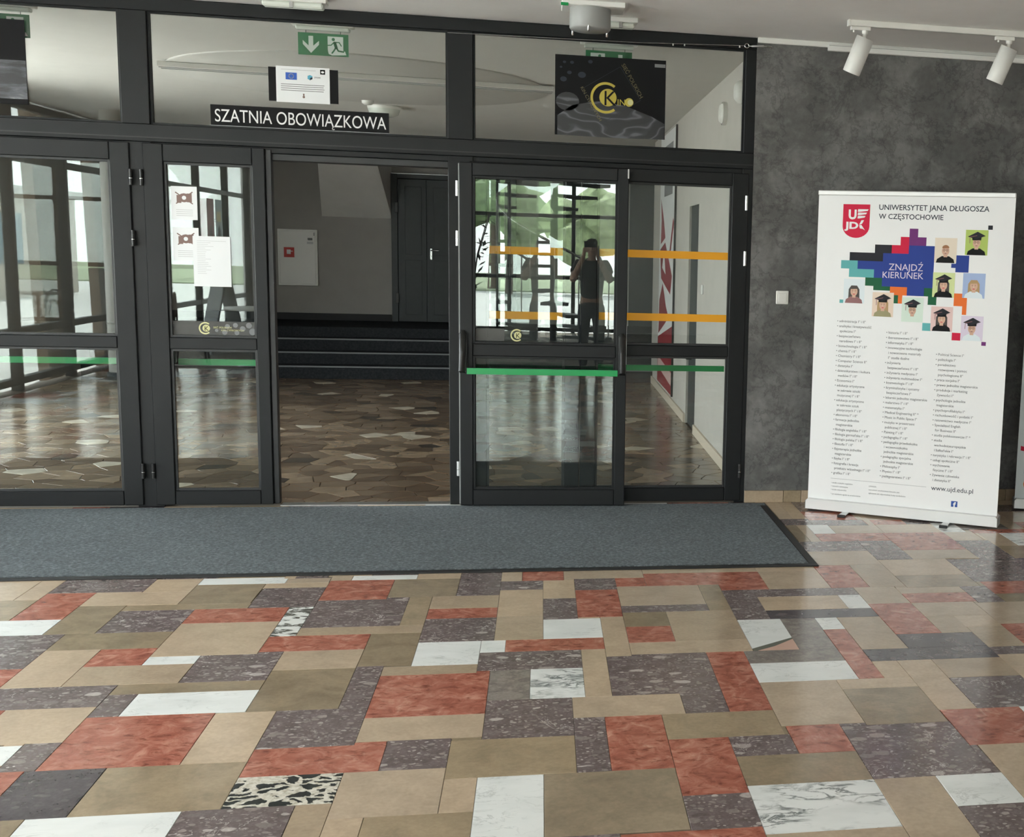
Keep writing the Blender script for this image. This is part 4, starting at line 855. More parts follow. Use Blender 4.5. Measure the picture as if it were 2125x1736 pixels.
# stretched wire with turnbuckle
w = empty('tension_wire', (0, 0, 0), label='thin steel wire with a turnbuckle hooked to the wall beside the frame', cat='wire')
MB().tube([(-0.55, -0.022, 2.832), (0.58, -0.022, 2.846), (1.22, -0.022, 2.868)], 0.0018, 6).build('cable', 'chrome', w)
MB().tube([(1.235 + 0.013 * math.cos(t * math.pi / 6), -0.022, 2.868 + 0.013 * math.sin(t * math.pi / 6)) for t in range(13)], 0.0035, 6, None, False).build('eye', 'chrome', w)
MB().tube([(1.248, -0.022, 2.868), (1.262, -0.022, 2.868), (1.266, -0.022, 2.868), (1.34, -0.022, 2.872), (1.344, -0.022, 2.872), (1.36, -0.022, 2.873)], [0.003, 0.003, 0.0075, 0.0075, 0.003, 0.003], 8).build('turnbuckle', 'aluminium', w)
MB().tube([(1.36, -0.022, 2.873), (1.385, -0.022, 2.874), (1.397, -0.02, 2.868), (1.392, 0.0, 2.866)], 0.0035, 6).build('wall_hook', 'chrome', w)
for x in (0.78, 0.85, 1.19): MB().tube([(x, -0.022, 2.850 + (x - 0.7) * 0.034), (x, -0.022, 2.838 + (x - 0.7) * 0.034)], 0.004, 6).build('clip', 'white_plastic', w)
# light switch
r = empty('light_switch', (1.513, 0, 1.333), label='white rocker light switch on the dark stucco wall', cat='light switch')
box('plate', 'white_plastic', r, -0.041, 0.041, -0.009, -0.0002, -0.043, 0.043, 0.004); box('rocker', 'white_plastic', r, -0.027, 0.027, -0.0135, -0.009, -0.029, 0.029, 0.003)
# things on the lobby's right wall
b = empty('wall_banner', (1.3425, 0, 0), label='tall white and dark red banner hanging on the lobby side wall', cat='banner')
MB().box(-0.004, 0, 4.72, 6.35, 0.11, 2.87).build('fabric', 'print_white', b)
def wallpoly(pts, mat, lay, nm='print'): MB().add([(-0.0045 - 0.0003 * lay, y, z) for y, z in pts], [tuple(range(len(pts)))]).build(nm, mat, b)
wallpoly([(4.72, 0.11), (6.35, 0.11), (6.35, 0.62), (4.72, 0.85)], 'lobby_red', 1); wallpoly([(4.80, 0.20), (6.3, 0.28), (6.3, 0.40), (4.80, 0.34)], 'bg_rose', 2)
wallpoly([(5.2, 0.9), (6.3, 0.66), (6.25, 1.05), (5.9, 1.25), (5.5, 1.0)], 'lobby_red', 1); wallpoly([(5.1, 1.15), (6.1, 1.3), (6.25, 1.62), (5.7, 1.7), (4.95, 1.35)], 'lobby_red', 1); wallpoly([(5.6, 1.35), (6.0, 1.42), (5.8, 1.6)], 'print_white', 2)
wallpoly([(5.1, 1.62), (5.3, 1.55), (4.95, 1.95), (4.85, 1.9)], 'lobby_red', 1); wallpoly([(5.7, 1.75), (6.2, 1.68), (6.15, 1.95), (6.25, 2.2), (5.9, 1.95)], 'lobby_red', 1)
MB().box(-0.02, 0, 4.70, 4.72, 0.11, 2.87).build('side_pole', 'black_plastic', b)
for z in (2.62, 2.40, 2.2): wallpoly([(5.05, z), (5.9, z), (5.9, z + 0.12), (5.05, z + 0.12)], 'print_grey', 1, 'lettering_block')
r = empty('wall_detector', (1.345, 1.50, 2.63), label='round cream detector high on the lobby side wall', cat='detector')
o = MB().lathe([(0.0, 0.05), (0.06, 0.05), (0.075, 0.03)], n=24).build('cover', 'white_plastic', r); o.rotation_euler = (0, -HP, 0); o = MB().lathe([(0.085, 0.03), (0.085, 0.0005)], n=24).build('base', 'white_plastic', r); o.rotation_euler = (0, -HP, 0)
r = empty('wall_sounder', (1.345, 0.80, 2.70), label='round white sounder on the lobby side wall near the frame', cat='sounder')
o = MB().lathe([(0.0, 0.05), (0.05, 0.05), (0.075, 0.025), (0.08, 0.0005)], n=24).build('dome', 'white_plastic', r); o.rotation_euler = (0, -HP, 0)
r = empty('lobby_switch', (1.345, 2.57, 1.29), label='small white switch on the lobby side wall', cat='light switch'); box('plate', 'white_plastic', r, -0.010, -0.0002, -0.04, 0.04, -0.04, 0.04, 0.003); box('rocker', 'white_plastic', r, -0.014, -0.010, -0.02, 0.02, -0.025, 0.025, 0.002)

# ================================================================== roll-up banners
B = empty('roll_up_banner', (1.682, -0.214, 0.0), -math.radians(29.41), label='white university roll-up banner with coloured blocks and portraits in front of the stucco wall', cat='banner')
def roll_up(B, right=1.2):
    MB().prism([(-0.004, 0.012), (right + 0.008, 0.012), (right + 0.008, 0.062), (right - 0.004, 0.075), (0.008, 0.075), (-0.004, 0.062)], -0.045, 0.075).build('base_case', 'aluminium_white', B, None, True)
    for x in (-0.006, right + 0.006): MB().box(x, x + 0.004, -0.047, 0.077, 0.01, 0.066, None, 0.002).build('case_end', 'grey_plastic', B)
    for x in (0.262, right - 0.30):
        f = MB().box(x - 0.022, x + 0.022, -0.145, 0.10, 0.004, 0.012, None, 0.002).build('foot', 'aluminium', B); box('foot_cap', 'black_rubber', f, x - 0.024, x + 0.024, -0.158, -0.140, 0.0, 0.016, 0.002)
    mb = MB(); n = 24
    vs = []
    for k in range(n + 1):
        u = right * k / n; wob = 0.003 * math.sin(k * 1.1) + 0.0015 * math.sin(k * 2.7)
        for z, kk in ((0.06, 0.25), (0.7, 1), (1.35, 0.9), (1.985, 0.0)): vs.append((u, -0.004 + 0.0 * wob * kk, z))
    fs = [(k * 4 + q, (k + 1) * 4 + q, (k + 1) * 4 + q + 1, k * 4 + q + 1) for k in range(n) for q in range(3)]
    mb.add(vs, fs, None, True); mb.add([(x, y + 0.0012, z) for x, y, z in vs], [f[::-1] for f in fs], None, True)
    mb.build('sheet', 'banner_white', B)
    MB().box(-0.002, right + 0.001, -0.016, 0.006, 1.975, 2.004, None, 0.004).build('top_rail', 'aluminium_white', B)
    MB().tube([(right / 2, 0.03, 0.06), (right / 2, 0.012, 1.98)], 0.008, 10).build('support_pole', 'aluminium', B)
plain('aluminium_white', (0.66, 0.66, 0.65), 0.32, 0.25)
roll_up(B)
Y0 = -0.0042
def blk(mat, *rs):
    for x0, x1, z0, z1 in rs:
        p = Print(Y0); p.rect(x0, x1, z0, z1, mat, 0); p.build('print_block', B)
q = 0.0525; ux = lambda i: 0.158 + q * i; vz = lambda j: 1.784 - 0.0503 * j
blk('block_purple', (ux(8), ux(9), vz(1), vz(0)), (ux(8), ux(10), vz(2), vz(1)))
blk('crest_red', (ux(7), ux(8), vz(2), vz(1)), (ux(6), ux(8), vz(3), vz(2)))
blk('block_black', (ux(4), ux(6), vz(3), vz(2)), (ux(1), ux(5), vz(4), vz(3)))
blk('block_blue', (ux(8), ux(11), vz(3), vz(2)), (ux(5), ux(11), vz(4), vz(3)), (ux(2), ux(11), vz(5), vz(4)), (ux(4), ux(11), vz(6), vz(5)), (ux(5), ux(11), vz(7), vz(6)), (ux(8), ux(10), vz(8), vz(7)))
blk('block_teal', (ux(0), ux(2), vz(5), vz(4)), (ux(1), ux(4), vz(6), vz(5)))
blk('block_green', (ux(3), ux(5), vz(7), vz(6)), (ux(4), ux(6), vz(7.5), vz(7)), (ux(6.5), ux(7), vz(9), vz(8)), (ux(10), ux(11), vz(8), vz(7)), (ux(10.5), ux(11.5), vz(9), vz(8)))
blk('block_orange', (ux(6), ux(8), vz(8), vz(7)), (ux(7), ux(7.5), vz(9), vz(8))); blk('block_orange', (ux(13.5), ux(15), vz(9), vz(7.5)), (ux(14.5), ux(15), vz(10), vz(9)))
blk('block_blue', (ux(13.5), ux(15), vz(5), vz(3)), (ux(13), ux(13.5), vz(4.5), vz(4)))
blk('block_black', (1.048, 1.075, 1.788, 1.813)); blk('crest_red', (0.866, 0.918, 1.125, 1.171)); blk('block_teal', (0.683, 0.736, 1.174, 1.221)); blk('block_teal', (0.157, 0.181, 1.320, 1.341)); blk('block_purple', (1.046, 1.073, 1.102, 1.125))
# crest
p = Print(Y0); sh_ = [(0.158, 1.923), (0.158, 1.79)] + [(0.2425 - 0.0845 * math.cos(t * math.pi / 14), 1.79 - 0.07 * math.sin(t * math.pi / 14)) for t in range(1, 14)] + [(0.327, 1.79), (0.327, 1.923)]
p.poly(sh_, 'crest_red')
for i, (xe, zz) in enumerate(((0.318, 1.890), (0.309, 1.870), (0.300, 1.850))): p.poly([(0.252, zz + 0.004), (xe, zz + 0.004), (xe - 0.006, zz - 0.006), (0.262, zz - 0.012), (0.250, zz - 0.012)], 'print_white', 1)
p.poly([(0.262, 1.797), (0.276, 1.800), (0.300, 1.767), (0.288, 1.775), (0.268, 1.778)], 'print_white', 1); p.poly([(0.276, 1.828), (0.292, 1.828), (0.280, 1.806), (0.262, 1.800)], 'print_white', 1)
p.build('crest', B, label='red shield crest with white letters and a wing')
text('U', 'print_white', B, 0.192, 1.835, Y0 - 0.0009, 0.050, name='letter', height=0.060, bold=0.004); text('JD', 'print_white', B, 0.178, 1.776, Y0 - 0.0009, 0.088, name='letter', height=0.056, bold=0.004)
text('UNIWERSYTET JANA DŁUGOSZA', 'print_dark', B, 0.381, 1.893, Y0 - 0.0006, 0.666, bold=0.001); text('W CZĘSTOCHOWIE', 'print_dark', B, 0.384, 1.839, Y0 - 0.0006, 0.395, bold=0.001)
text('ZNAJDŹ', 'bg_lilac', B, 0.459, 1.532, Y0 - 0.0009, 0.210); text('KIERUNEK', 'bg_lilac', B, 0.419, 1.484, Y0 - 0.0009, 0.252)
def portrait(x, z, bg, hair, cap, cloth, skin='skin_print', glasses=False, long_hair=False, label=''):
    """a printed portrait photograph 0.133 x 0.148 m"""
    p = Print(Y0); w, h = 0.133, 0.148; cx = x + w / 2
    p.rect(x, x + w, z, z + h, bg, 1)
    if long_hair: p.poly([(cx - 0.036, z + 0.012), (cx - 0.034, z + 0.085), (cx - 0.018, z + 0.108), (cx + 0.018, z + 0.108), (cx + 0.034, z + 0.085), (cx + 0.036, z + 0.012)], hair, 2)
    p.poly([(cx - 0.056, z), (cx - 0.050, z + 0.022), (cx - 0.022, z + 0.040), (cx + 0.022, z + 0.040), (cx + 0.050, z + 0.022), (cx + 0.056, z)], cloth, 3)
    p.rect(cx - 0.011, cx + 0.011, z + 0.034, z + 0.058, skin, 4); p.poly(circ(cx, z + 0.072, 0.0225, 20, 0.029), skin, 5)
    p.poly(circ(cx, z + 0.080, 0.0245, 16, 0.026, 0.15 * math.pi, 0.85 * math.pi) + [(cx - 0.018, z + 0.086), (cx + 0.018, z + 0.088)][::1], hair, 6)
    for sx in (-1, 1):
        p.poly(circ(cx + sx * 0.009, z + 0.075, 0.0028, 8, 0.0018), 'hair_dark', 7); p.rect(cx + sx * 0.009 - 0.005, cx + sx * 0.009 + 0.005, z + 0.0805, z + 0.082, hair, 7)
        if glasses: p.ring(cx + sx * 0.0095, z + 0.075, 0.0058, 0.0074, 0, 6.283, 'hair_dark', 8, 14)
    p.poly([(cx - 0.002, z + 0.072), (cx + 0.0035, z + 0.064), (cx - 0.003, z + 0.064)], 'bg_peach', 7); p.poly(circ(cx, z + 0.055, 0.0075, 10, 0.0022), 'crest_red' if long_hair else 'cloth_mauve', 7)
    if cap:
        p.poly([(cx - 0.026, z + 0.088), (cx + 0.026, z + 0.088), (cx + 0.028, z + 0.106), (cx - 0.028, z + 0.106)], 'print_black', 8); p.poly([(cx - 0.054, z + 0.108), (cx - 0.004, z + 0.094), (cx + 0.052, z + 0.114), (cx + 0.004, z + 0.138)], 'block_black', 9)
        p.stroke([(cx, z + 0.115), (cx - 0.040, z + 0.106), (cx - 0.041, z + 0.070)], 0.003, 'cloth_mauve', 10)
    p.build('portrait_print', B, label=label)
portrait(0.736, 1.586, 'bg_cream', 'hair_ginger', False, 'print_black', glasses=True, label='printed portrait of a person with short ginger hair and glasses, dark top')
portrait(0.918, 1.637, 'bg_lime', 'hair_dark', True, 'print_black', glasses=True, label='printed portrait of a person in a black graduation cap and glasses on green')
portrait(0.734, 1.380, 'bg_pale_lime', 'hair_dark', True, 'print_black', long_hair=True, label='printed portrait of a long-haired person in a graduation cap on pale green')
portrait(0.916, 1.382, 'bg_sky', 'hair_fair', False, 'bg_ice', long_hair=True, label='printed portrait of a fair-haired person in white on blue')
portrait(0.181, 1.322, 'bg_ice', 'hair_dark', False, 'cloth_mauve', long_hair=True, label='printed portrait of a dark-haired person in a mauve top')
portrait(0.366, 1.247, 'bg_peach', 'hair_fair', True, 'cloth_olive', long_hair=True, label='printed portrait of a fair-haired person in a graduation cap on peach')
portrait(0.551, 1.223, 'bg_mint', 'hair_fair', True, 'bg_mint', glasses=True, label='printed portrait of a person in a graduation cap on mint')
portrait(0.733, 1.176, 'bg_rose', 'hair_dark', True, 'print_black', long_hair=True, label='printed portrait of a long-haired person in a graduation cap on rose')
portrait(0.918, 1.128, 'bg_lilac', 'hair_dark', True, 'bg_ice', glasses=True, label='printed portrait of a person in a graduation cap and glasses on lilac')
C1 = """administracja I° i II°|analityka i kreatywność|^społeczna I°|bezpieczeństwo|^narodowe I° i II°|biotechnologia I° i II°|chemia I° i II°|Chemistry I° i II°|Computer Science II°|dietetyka I°|dziennikarstwo i kultura|^mediów I° i II°|Economics I°|edukacja artystyczna|^w zakresie sztuki|^muzycznej I° i II°|edukacja artystyczna|^w zakresie sztuk|^plastycznych I° i II°|ekonomia I° i II°|farmacja jednolite|^magisterskie|filologia angielska I° i II°|filologia germańska I° i II°|filologia polska I° i II°|filozofia I° i II°|fizjoterapia jednolite|^magisterskie|fizyka I° i II°|fotografia i kreacja|^przekazu wizualnego I° i II°|grafika I° i II°"""
C2 = """historia I° i II°|iberoznawstwo I° i II°|informatyka I° i II°|innowacyjne technologie|^i nowoczesne materiały|^I° studia dualne|inżynieria|^bezpieczeństwa I° i II°|inżynieria medyczna I°|inżynieria multimediów I°|kosmetologia I° i II°|kryminalistyka i systemy|^bezpieczeństwa I°|lekarski jednolite magisterskie|malarstwo I° i II°|matematyka I°|Medical Engineering II° *|Music in Public Space I°|muzyka w przestrzeni|^publicznej I° i II°|Painting I° i II°|pedagogika I° i II°|pedagogika przedszkolna|^i wczesnoszkolna|^jednolite magisterskie|pedagogika specjalna|^jednolite magisterskie|Philosophy I°|Physics I° i II°|pielęgniarstwo I° i II°"""
C3 = """Political Science I°|politologia I°|poradnictwo|^rozwojowe i pomoc|^psychologiczna II°|praca socjalna I°|prawo jednolite magisterskie|produkcja i marketing|^żywności I°|psychologia jednolite|^magisterskie|psychoprofilaktyka I°|rachunkowość i podatki I°|ratownictwo medyczne I°|Specialized English|^for Business II°|studia polskoznawcze I° *|studia|^wschodnioeuropejskie|^i bałkańskie I°|turystyka i rekreacja I° i II°|usługi społeczne II°|wychowanie|^fizyczne I° i II°|żywienie człowieka|^i dietetyka II°"""
for body, x, ztop, zbot in ((C1, 0.148, 1.201, 0.243), (C2, 0.462, 1.145, 0.250), (C3, 0.776, 1.028, 0.255)):
    ls = body.split('|'); sp = (ztop - zbot) / (len(ls) - 1); sz = 0.0215
    text('\n'.join(('   ' if l[0] == '^' else '• ') + l.lstrip('^') for l in ls), 'list_grey', B, x, ztop, Y0 - 0.0006, None, sz, line=sp / sz / FONT_LINE, name='course_list')
p = Print(Y0); p.rect(0.146, 0.758, 0.2125, 0.2140, 'print_grey'); p.build('divider_line', B)
text('• studia w języku angielskim\n• nowości edukacyjne\n• studia inżynierskie', 'print_grey', B, 0.150, 0.182, Y0 - 0.0006, None, 0.0125, line=1.75 / FONT_LINE); text('* po uzyskaniu zgody na uruchomienie', 'print_grey', B, 0.150, 0.110, Y0 - 0.0006, None, 0.0125)
text('UWAGA:\nwarunkiem uruchomienia kierunku jest\nzgłoszenie się odpowiedniej liczby kandydatów', 'print_grey', B, 0.395, 0.180, Y0 - 0.0006, None, 0.0125, line=1.75 / FONT_LINE)
text('www.ujd.edu.pl', 'print_dark', B, 0.789, 0.198, Y0 - 0.0006, 0.258)
p = Print(Y0); p.rect(0.917, 0.956, 0.105, 0.141, 'facebook_blue'); p.build('facebook_square', B); text('f', 'print_white', B, 0.931, 0.106, Y0 - 0.0009, 0.018, name='letter', height=0.031, bold=0.004)

B2 = empty('roll_up_banner', (3.06, -0.27, 0.0), -math.radians(18), label='second roll-up banner cut by the right edge of the picture', cat='banner')
roll_up(B2, 0.85)
for o in list(B2.children):
    if o.name.startswith('sheet'): o.data.materials[0] = MATS['bg_ice']
p = Print(Y0); p.poly([(0.02, 0.42), (0.2, 0.38), (0.2, 0.36), (0.02, 0.39)], 'crest_red'); p.build('print_block', B2); p = Print(Y0); p.rect(0.05, 0.16, 0.24, 0.36, 'block_blue'); p.build('print_block', B2); p = Print(Y0); p.poly(circ(0.10, 0.17, 0.05, 16), 'block_orange'); p.build('print_block', B2); text('O', 'print_dark', B2, 0.06, 0.70, Y0 - 0.0006, 0.05, name='letter')

# ================================================================== hall behind the camera: seen mirrored in the door glass
COLG = 'round columns of the hall'
for x, y, lb in ((-4.6, -6.75, 'round cream column of the hall, mirrored in the left door'),):
    c = empty('column', (x, y, 0), kind='structure', label=lb); MB().lathe([(0.12, 0.02), (0.12, CEIL - 0.001)], n=40).build('shaft', 'column_plaster', c); MB().lathe([(0.14, 0.001), (0.14, 0.08), (0.12, 0.082)], n=40).build('base_ring', 'stage_door_paint', c)
def round_table(x, y, label):
    t = empty('cafe_table', (x, y, 0), label=label, cat='table', group='café tables of the hall')
    MB().lathe([(0.0, 0.715), (0.34, 0.715), (0.35, 0.72), (0.35, 0.738), (0.345, 0.742), (0.0, 0.742)], n=40).build('table_top', 'white_enamel', t); MB().tube([(0, 0, 0.02), (0, 0, 0.716)], 0.03, 14).build('pedestal', 'black_plastic', t); MB().lathe([(0.0, 0.03), (0.03, 0.03), (0.2, 0.012), (0.21, 0.001)], n=32).build('base', 'black_plastic', t); return t
round_table(-3.55, -8.35, 'round white café table mirrored in the narrow door leaf')
round_table(-3.3, -11.2, 'further round white café table mirrored in the narrow door leaf')
def make_chair(x, y, rz, label):
    t = empty('bentwood_chair', (x, y, 0), rz, label=label, cat='chair', group='bentwood chairs of the hall')
    MB().lathe([(0.0, 0.44), (0.19, 0.44), (0.205, 0.452), (0.2, 0.47), (0.0, 0.475)], n=28).build('seat', 'dark_wood', t)
    for sx, sy in ((-1, -1), (1, -1), (-1, 1), (1, 1)): MB().tube([(0.14 * sx, 0.14 * sy, 0.445), (0.18 * sx, 0.19 * sy, 0.001)], [0.016, 0.012], 10).build('leg', 'dark_wood', t)
    MB().tube([(0.185 * math.cos(a), 0.17, 0.45 + 0.45 * math.sin(a)) for a in [k * math.pi / 16 for k in range(17)]], 0.012, 8).build('back_hoop', 'dark_wood', t)
    MB().tube([(0.11 * math.cos(a), 0.165, 0.45 + 0.33 * math.sin(a)) for a in [k * math.pi / 12 for k in range(13)]], 0.009, 8).build('inner_hoop', 'dark_wood', t)
    MB().tube([(0.16 * math.cos(a), 0.16 * math.sin(a), 0.22) for a in [k * math.pi / 12 for k in range(25)]], 0.007, 6, None, False).build('stretcher_ring', 'dark_wood', t); return t
make_chair(-4.35, -8.55, 1.2, 'dark bentwood chair between the glazed side and the nearer café table'); make_chair(-3.15, -8.95, -2.4, 'dark bentwood chair behind the nearer café table'); make_chair(-3.9, -10.9, 0.9, 'dark bentwood chair beside the further café table'); make_chair(-2.7, -7.75, -1.2, 'dark bentwood chair in front of the nearer café table')
ab = empty('a_board', (-4.35, -10.1, 0), 1.05, label='grey folding A-board standing before the glazed side', cat='sign board')
for sg in (-1, 1):
    o = MB().box(-0.30, 0.30, -0.012, 0.012, 0.01, 1.15, None, 0.004).build('panel', 'print_grey', ab); o.rotation_euler = (sg * 0.2, 0, 0); o.location = (0, sg * 0.24, 0)
MB().tube([(0, -0.13, 0.6), (0, 0.13, 0.6)], 0.006, 8).build('spreader', 'chrome', ab)
for n, (y, mt, lb) in enumerate(((-12.75, 'lobby_red', 'dark red poster on the glazed side of the hall'), (-13.25, 'poster_blue', 'blue poster with a yellow patch on the glazed side of the hall'))):
    k = empty('window_poster', (-5.14, y, 1.35), HP, label=lb, cat='poster', group='posters on the hall glazing'); box('sheet', mt, k, -0.2, 0.2, -0.002, 0, 0, 0.85); p = Print(-0.002)
    if n: p.rect(-0.12, 0.14, 0.5, 0.66, 'poster_yellow', 1)
    p.poly(circ(0, 0.25, 0.09, 14, 0.2), 'print_black', 1); p.build('print', k)
for x, y, w0, w1, lb in ((-5.75, -7.9, 0.30, 0.62, 'broad brown sloping pier outside the glazed side'), (-5.75, -9.6, 0.12, 0.45, 'narrow brown sloping pier outside the glazed side')):
    pn = MB().prism([(-w0, 0.0), (w0 * 0.6, 0.0), (w1 * 0.7, 3.3), (-w1, 3.3)], -0.06, 0.06).build('column_outside', 'brown_panel', None, None, True); pn.location = (x, y, -0.139); pn.rotation_euler = (0, 0, HP); tag(pn, kind='structure', label=lb)
# spiral stair
sp = empty('spiral_staircase', (-0.75, -12.4, 0), label='dark spiral staircase with thin white balusters, mirrored in the open door', cat='staircase')
MB().tube([(0, 0, 0.002), (0, 0, CEIL - 0.002)], 0.06, 18).build('newel_post', 'black_profile', sp)
hand = []
for k in range(15):
    a0 = k * 0.42; a1 = a0 + 0.46; z = 0.19 * (k + 1)
    MB().slab([(0.05 * math.cos(a0), 0.05 * math.sin(a0)), (0.95 * math.cos(a0), 0.95 * math.sin(a0)), (0.98 * math.cos((a0 + a1) / 2), 0.98 * math.sin((a0 + a1) / 2)), (0.95 * math.cos(a1), 0.95 * math.sin(a1)), (0.05 * math.cos(a1), 0.05 * math.sin(a1))], z - 0.05, z).build('tread', 'stage_door_paint', sp)
    if z + 0.9 < CEIL:
        am = (a0 + a1) / 2; MB().tube([(0.92 * math.cos(am), 0.92 * math.sin(am), z - 0.02), (0.92 * math.cos(am), 0.92 * math.sin(am), z + 0.9)], 0.01, 8).build('baluster', 'white_enamel', sp); hand.append((0.92 * math.cos(am), 0.92 * math.sin(am), z + 0.9))
MB().tube(hand, 0.02, 10).build('handrail', 'chrome', sp)
# green plants in the hall
def plant(x, y, h, label):
    t = empty('potted_plant', (x, y, 0), label=label, cat='plant', group='potted plants of the hall')
    MB().lathe([(0.0, 0.001), (0.14, 0.001), (0.18, 0.35), (0.165, 0.35), (0.15, 0.30), (0.0, 0.30)], n=24).build('pot', 'white_enamel', t)
    r2 = random.Random(int(x * 100)); st_ = MB(); lf = MB()
    for k in range(9):
        a = r2.uniform(0, 6.28); d = r2.uniform(0.1, 0.42); top = (d * math.cos(a), d * math.sin(a), h * r2.uniform(0.6, 1)); st_.tube([(0.03 * math.cos(a), 0.03 * math.sin(a), 0.3), (top[0] * 0.5, top[1] * 0.5, top[2] * 0.7), top], 0.008, 5)
        for j in range(16):
            f = r2.uniform(0.3, 1.05); c = Vector((top[0] * f, top[1] * f, 0.3 + (top[2] - 0.3) * f)); dv = Vector((r2.uniform(-1, 1), r2.uniform(-1, 1), r2.uniform(-0.4, 0.8))).normalized() * r2.uniform(0.10, 0.2); s_ = dv.cross(Vector((0.2, 0.1, 1))).normalized() * 0.035
            lf.add([c, c + dv * 0.5 + s_, c + dv, c + dv * 0.5 - s_], [(0, 1, 2, 3)])
    st_.build('stems', 'tree_bark', t); tag(lf.build('foliage', 'plant_leaves', t), kind='stuff')
plant(-2.05, -11.6, 2.1, 'tall leafy potted plant beside the spiral staircase'); plant(0.75, -14.2, 1.5, 'leafy potted plant before the far glazing')

# ================================================================== outside
box('ground', 'pavement', None, -60, 60, -70, 40, -0.20, -0.141, kind='structure')
gl = MB().box(-60, 60, -70, -40, -0.141, -0.10).build('ground_lawn', 'lawn'); gl['kind'] = 'structure'
def blob(mb, c, r, rr):
    b = bmesh.new(); bmesh.ops.create_icosphere(b, subdivisions=2, radius=1.0); vs = []
    for v in b.verts:
        k = 1 + rr.uniform(-0.16, 0.16); vs.append((c[0] + v.co.x * r[0] * k, c[1] + v.co.y * r[1] * k, c[2] + v.co.z * r[2] * k))
    mb.add(vs, [[v.index for v in f.verts] for f in b.faces]); b.free()
def tree(x, y, h, mat, label):
    rr = random.Random(int(x * 13 + y * 7)); t = empty('tree', (x, y, -0.14), label=label, cat='tree', group='trees outside the hall')
    MB().tube([(0, 0, 0.0), (0.05, 0.02, h * 0.3), (0, 0.05, h * 0.55)], [h * 0.03, h * 0.022, h * 0.012], 10).build('trunk', 'tree_bark', t); mb = MB()
    for k in range(9): blob(mb, (rr.uniform(-0.22, 0.22) * h, rr.uniform(-0.22, 0.22) * h, h * rr.uniform(0.36, 0.82)), (h * 0.17, h * 0.17, h * 0.15), rr)
    mb.build('crown', mat, t)
tree(-5.2, -42, 6.5, 'tree_leaves', 'dark green tree outside the far glazing, mirrored in the open door'); tree(-1.2, -38, 5.0, 'pale_tree_leaves', 'pale green tree outside the far glazing, mirrored in the open door'); tree(2.2, -46, 7.0, 'tree_leaves', 'tall green tree far outside beyond the far glazing')
tree(-42, -20, 8.0, 'tree_leaves', 'green tree far outside the glazed side')

an = empty('added_annex', (-13.5, -22, -0.14), label='low pale annex added outside the glazed side to darken the left door reflection', cat='building')  # added building, tones down the too bright reflection in the left door
box('wall', 'annex_render', an, -4, 0, -9, 9, 0, 2.7); box('roof', 'pavement', an, -4.2, 0.25, -9.2, 9.2, 2.7, 2.9)
for yy in (-7.5, -4.5, -1.5, 1.5, 4.5, 7.5): box('window', 'poster_blue', an, 0.0, 0.03, yy - 0.7, yy + 0.7, 0.9, 2.2)
cq = empty('column_square', (-1.34, -13.2, 0), kind='structure', label='square grey pier before the far glazing, mirrored in the open door'); box('shaft', 'grey_plaster', cq, -0.26, 0.26, -0.2, 0.2, 0.001, CEIL - 0.001, 0.01)
# ================================================================== the photographer, mirrored in the open door
def skin_mesh(name, verts, edges, rad, mat, parent, root=0):
    me = bpy.data.meshes.new(name); me.from_pydata(verts, edges, []); o = bpy.data.objects.new(name, me); col.objects.link(o); o.parent = parent
    m_ = o.modifiers.new('skin', 'SKIN'); m_.use_smooth_shade = True
    sv = me.skin_vertices[0].data if me.skin_vertices else None
    if sv is None:
        bpy.context.view_layer.objects.active = o
    for k, r in enumerate(rad): me.skin_vertices[0].data[k].radius = (r, r) if not isinstance(r, tuple) else r
    me.skin_vertices[0].data[root].use_root = True
    s_ = o.modifiers.new('sub', 'SUBSURF'); s_.levels = 2; s_.render_levels = 2; me.materials.append(MATS[mat]); return o
pr = empty('person', (0.02, -7.98, 0), label='person in a black T-shirt holding up a phone, mirrored in the open door', cat='person')
V = [(0, 0, 0.95), (0, 0, 1.12), (0, 0.0, 1.32), (0, 0, 1.45), (0, 0.01, 1.52), (0, 0.03, 1.585), (0, 0.025, 1.65), (0, 0.015, 1.705)]
Ed = [(0, 1), (1, 2), (2, 3), (3, 4), (4, 5), (5, 6), (6, 7)]
Ra = [(0.14, 0.10), (0.115, 0.08), (0.125, 0.075), (0.05, 0.05), 0.05, (0.068, 0.08), (0.078, 0.092), (0.05, 0.06)]
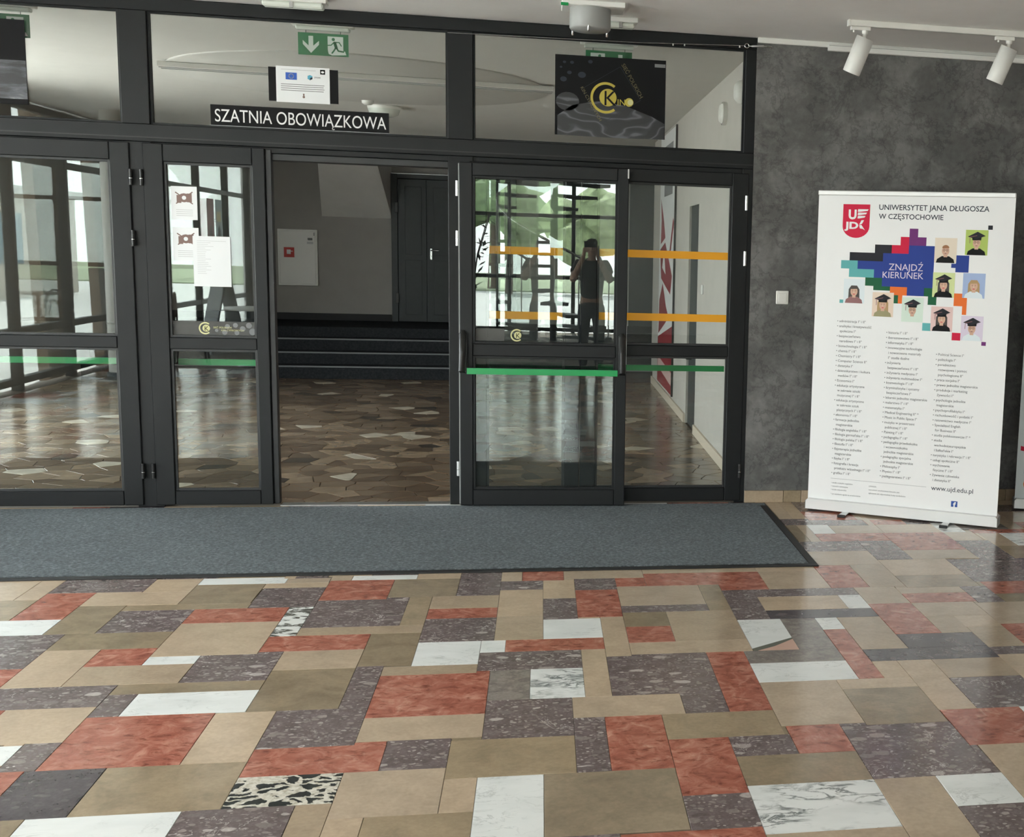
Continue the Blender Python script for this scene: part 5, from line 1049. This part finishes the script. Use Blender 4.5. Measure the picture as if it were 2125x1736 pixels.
for sg in (-1, 1):
    b0 = len(V); V += [(0.17 * sg, 0, 1.415), (0.235 * sg, 0.13, 1.20), (0.15 * sg, 0.30, 1.38), (0.085 * sg, 0.385, 1.515), (0.08 * sg, 0.405, 1.56)]; Ed += [(2, b0), (b0, b0 + 1), (b0 + 1, b0 + 2), (b0 + 2, b0 + 3), (b0 + 3, b0 + 4)]; Ra += [0.062, 0.046, 0.040, 0.028, (0.034, 0.02)]
    p0 = b0 + 4
    for dx, dz, ln in ((-0.012, 0.030, 0.050), (0.006, 0.038, 0.058), (0.022, 0.036, 0.054), (0.036, 0.026, 0.042)):      # four fingers round the back of the phone
        f0 = len(V); x = 0.075 * sg - sg * (0.0 - dx * 0.3); V += [(x, 0.440, 1.575 + dx * 0.9), (x - sg * ln * 0.5, 0.475, 1.585 + dx), (x - sg * ln, 0.487, 1.587 + dx)]; Ed += [(p0, f0), (f0, f0 + 1), (f0 + 1, f0 + 2)]; Ra += [0.010, 0.0085, 0.007]
    f0 = len(V); V += [(0.07 * sg, 0.425, 1.555), (0.05 * sg, 0.445, 1.575), (0.036 * sg, 0.458, 1.600)]; Ed += [(p0, f0), (f0, f0 + 1), (f0 + 1, f0 + 2)]; Ra += [0.012, 0.0105, 0.009]
    b0 = len(V); V += [(0.09 * sg, 0, 0.88), (0.10 * sg, 0.02, 0.50), (0.10 * sg, -0.01, 0.09), (0.115 * sg, 0.14, 0.045)]; Ed += [(0, b0), (b0, b0 + 1), (b0 + 1, b0 + 2), (b0 + 2, b0 + 3)]; Ra += [0.088, 0.058, 0.042, 0.035]
skin_mesh('body', V, Ed, Ra, 'skin', pr)
skin_mesh('t_shirt', [(0, 0, 0.93), (0, 0, 1.12), (0, 0, 1.32), (0, 0, 1.445)] + [(s * x, y, z) for s in (-1, 1) for x, y, z in ((0.175, 0, 1.41), (0.222, 0.07, 1.28))], [(0, 1), (1, 2), (2, 3), (2, 4), (4, 5), (2, 6), (6, 7)], [(0.165, 0.125), (0.15, 0.115), (0.172, 0.118), (0.078, 0.078), 0.075, 0.068, 0.075, 0.068], 'tshirt_black', pr)
skin_mesh('trousers', [(0, 0, 0.97), (0, 0, 0.90)] + [(s * x, y, z) for s in (-1, 1) for x, y, z in ((0.09, 0, 0.80), (0.10, 0.02, 0.50), (0.10, -0.01, 0.10))], [(0, 1), (1, 2), (2, 3), (3, 4), (1, 5), (5, 6), (6, 7)], [(0.16, 0.12), (0.16, 0.12), 0.098, 0.075, 0.062, 0.098, 0.075, 0.062], 'trousers_navy', pr)
skin_mesh('hair', [(0, 0.0, 1.64), (0, -0.005, 1.70), (0, -0.01, 1.735)], [(0, 1), (1, 2)], [(0.082, 0.088), (0.082, 0.092), (0.05, 0.06)], 'hair_dark', pr)
for sg in (-1, 1):
    MB().lathe([(0.0, -0.008), (0.008, -0.004), (0.009, 0.003), (0.0, 0.009)], (0.03 * sg, 0.108, 1.632), 10).build('eye', 'print_white', pr); MB().lathe([(0.0, -0.028), (0.010, -0.015), (0.012, 0.01), (0.0, 0.03)], (0.083 * sg, 0.02, 1.625), 10).build('ear', 'skin', pr)
    MB().lathe([(0.0, 0.07), (0.04, 0.065), (0.05, 0.03), (0.052, 0.001), (0.0, 0.001)], (0, 0, 0), 16).build('shoe', 'black_rubber', pr, (0.11 * sg, 0.05, 0)).scale = (1, 2.6, 1.25)
MB().add([(-0.014, 0.105, 1.588), (0.014, 0.105, 1.588), (0, 0.136, 1.592), (0, 0.112, 1.635)], [(0, 1, 2), (0, 2, 3), (1, 3, 2)]).build('nose', 'skin', pr); MB().add([(-0.022, 0.106, 1.565), (0, 0.113, 1.562), (0.022, 0.106, 1.565), (0, 0.113, 1.571)], [(0, 1, 2, 3)]).build('mouth', 'cloth_mauve', pr)
ph = empty('phone', (0.02, -7.480, 1.66), label='dark phone held up in both hands by the person', cat='phone'); box('body', 'black_plastic', ph, -0.078, 0.078, -0.004, 0.004, -0.037, 0.037, 0.003); box('camera_bump', 'chrome', ph, 0.04, 0.07, 0.004, 0.006, 0.005, 0.032, 0.001)
fit_texts()
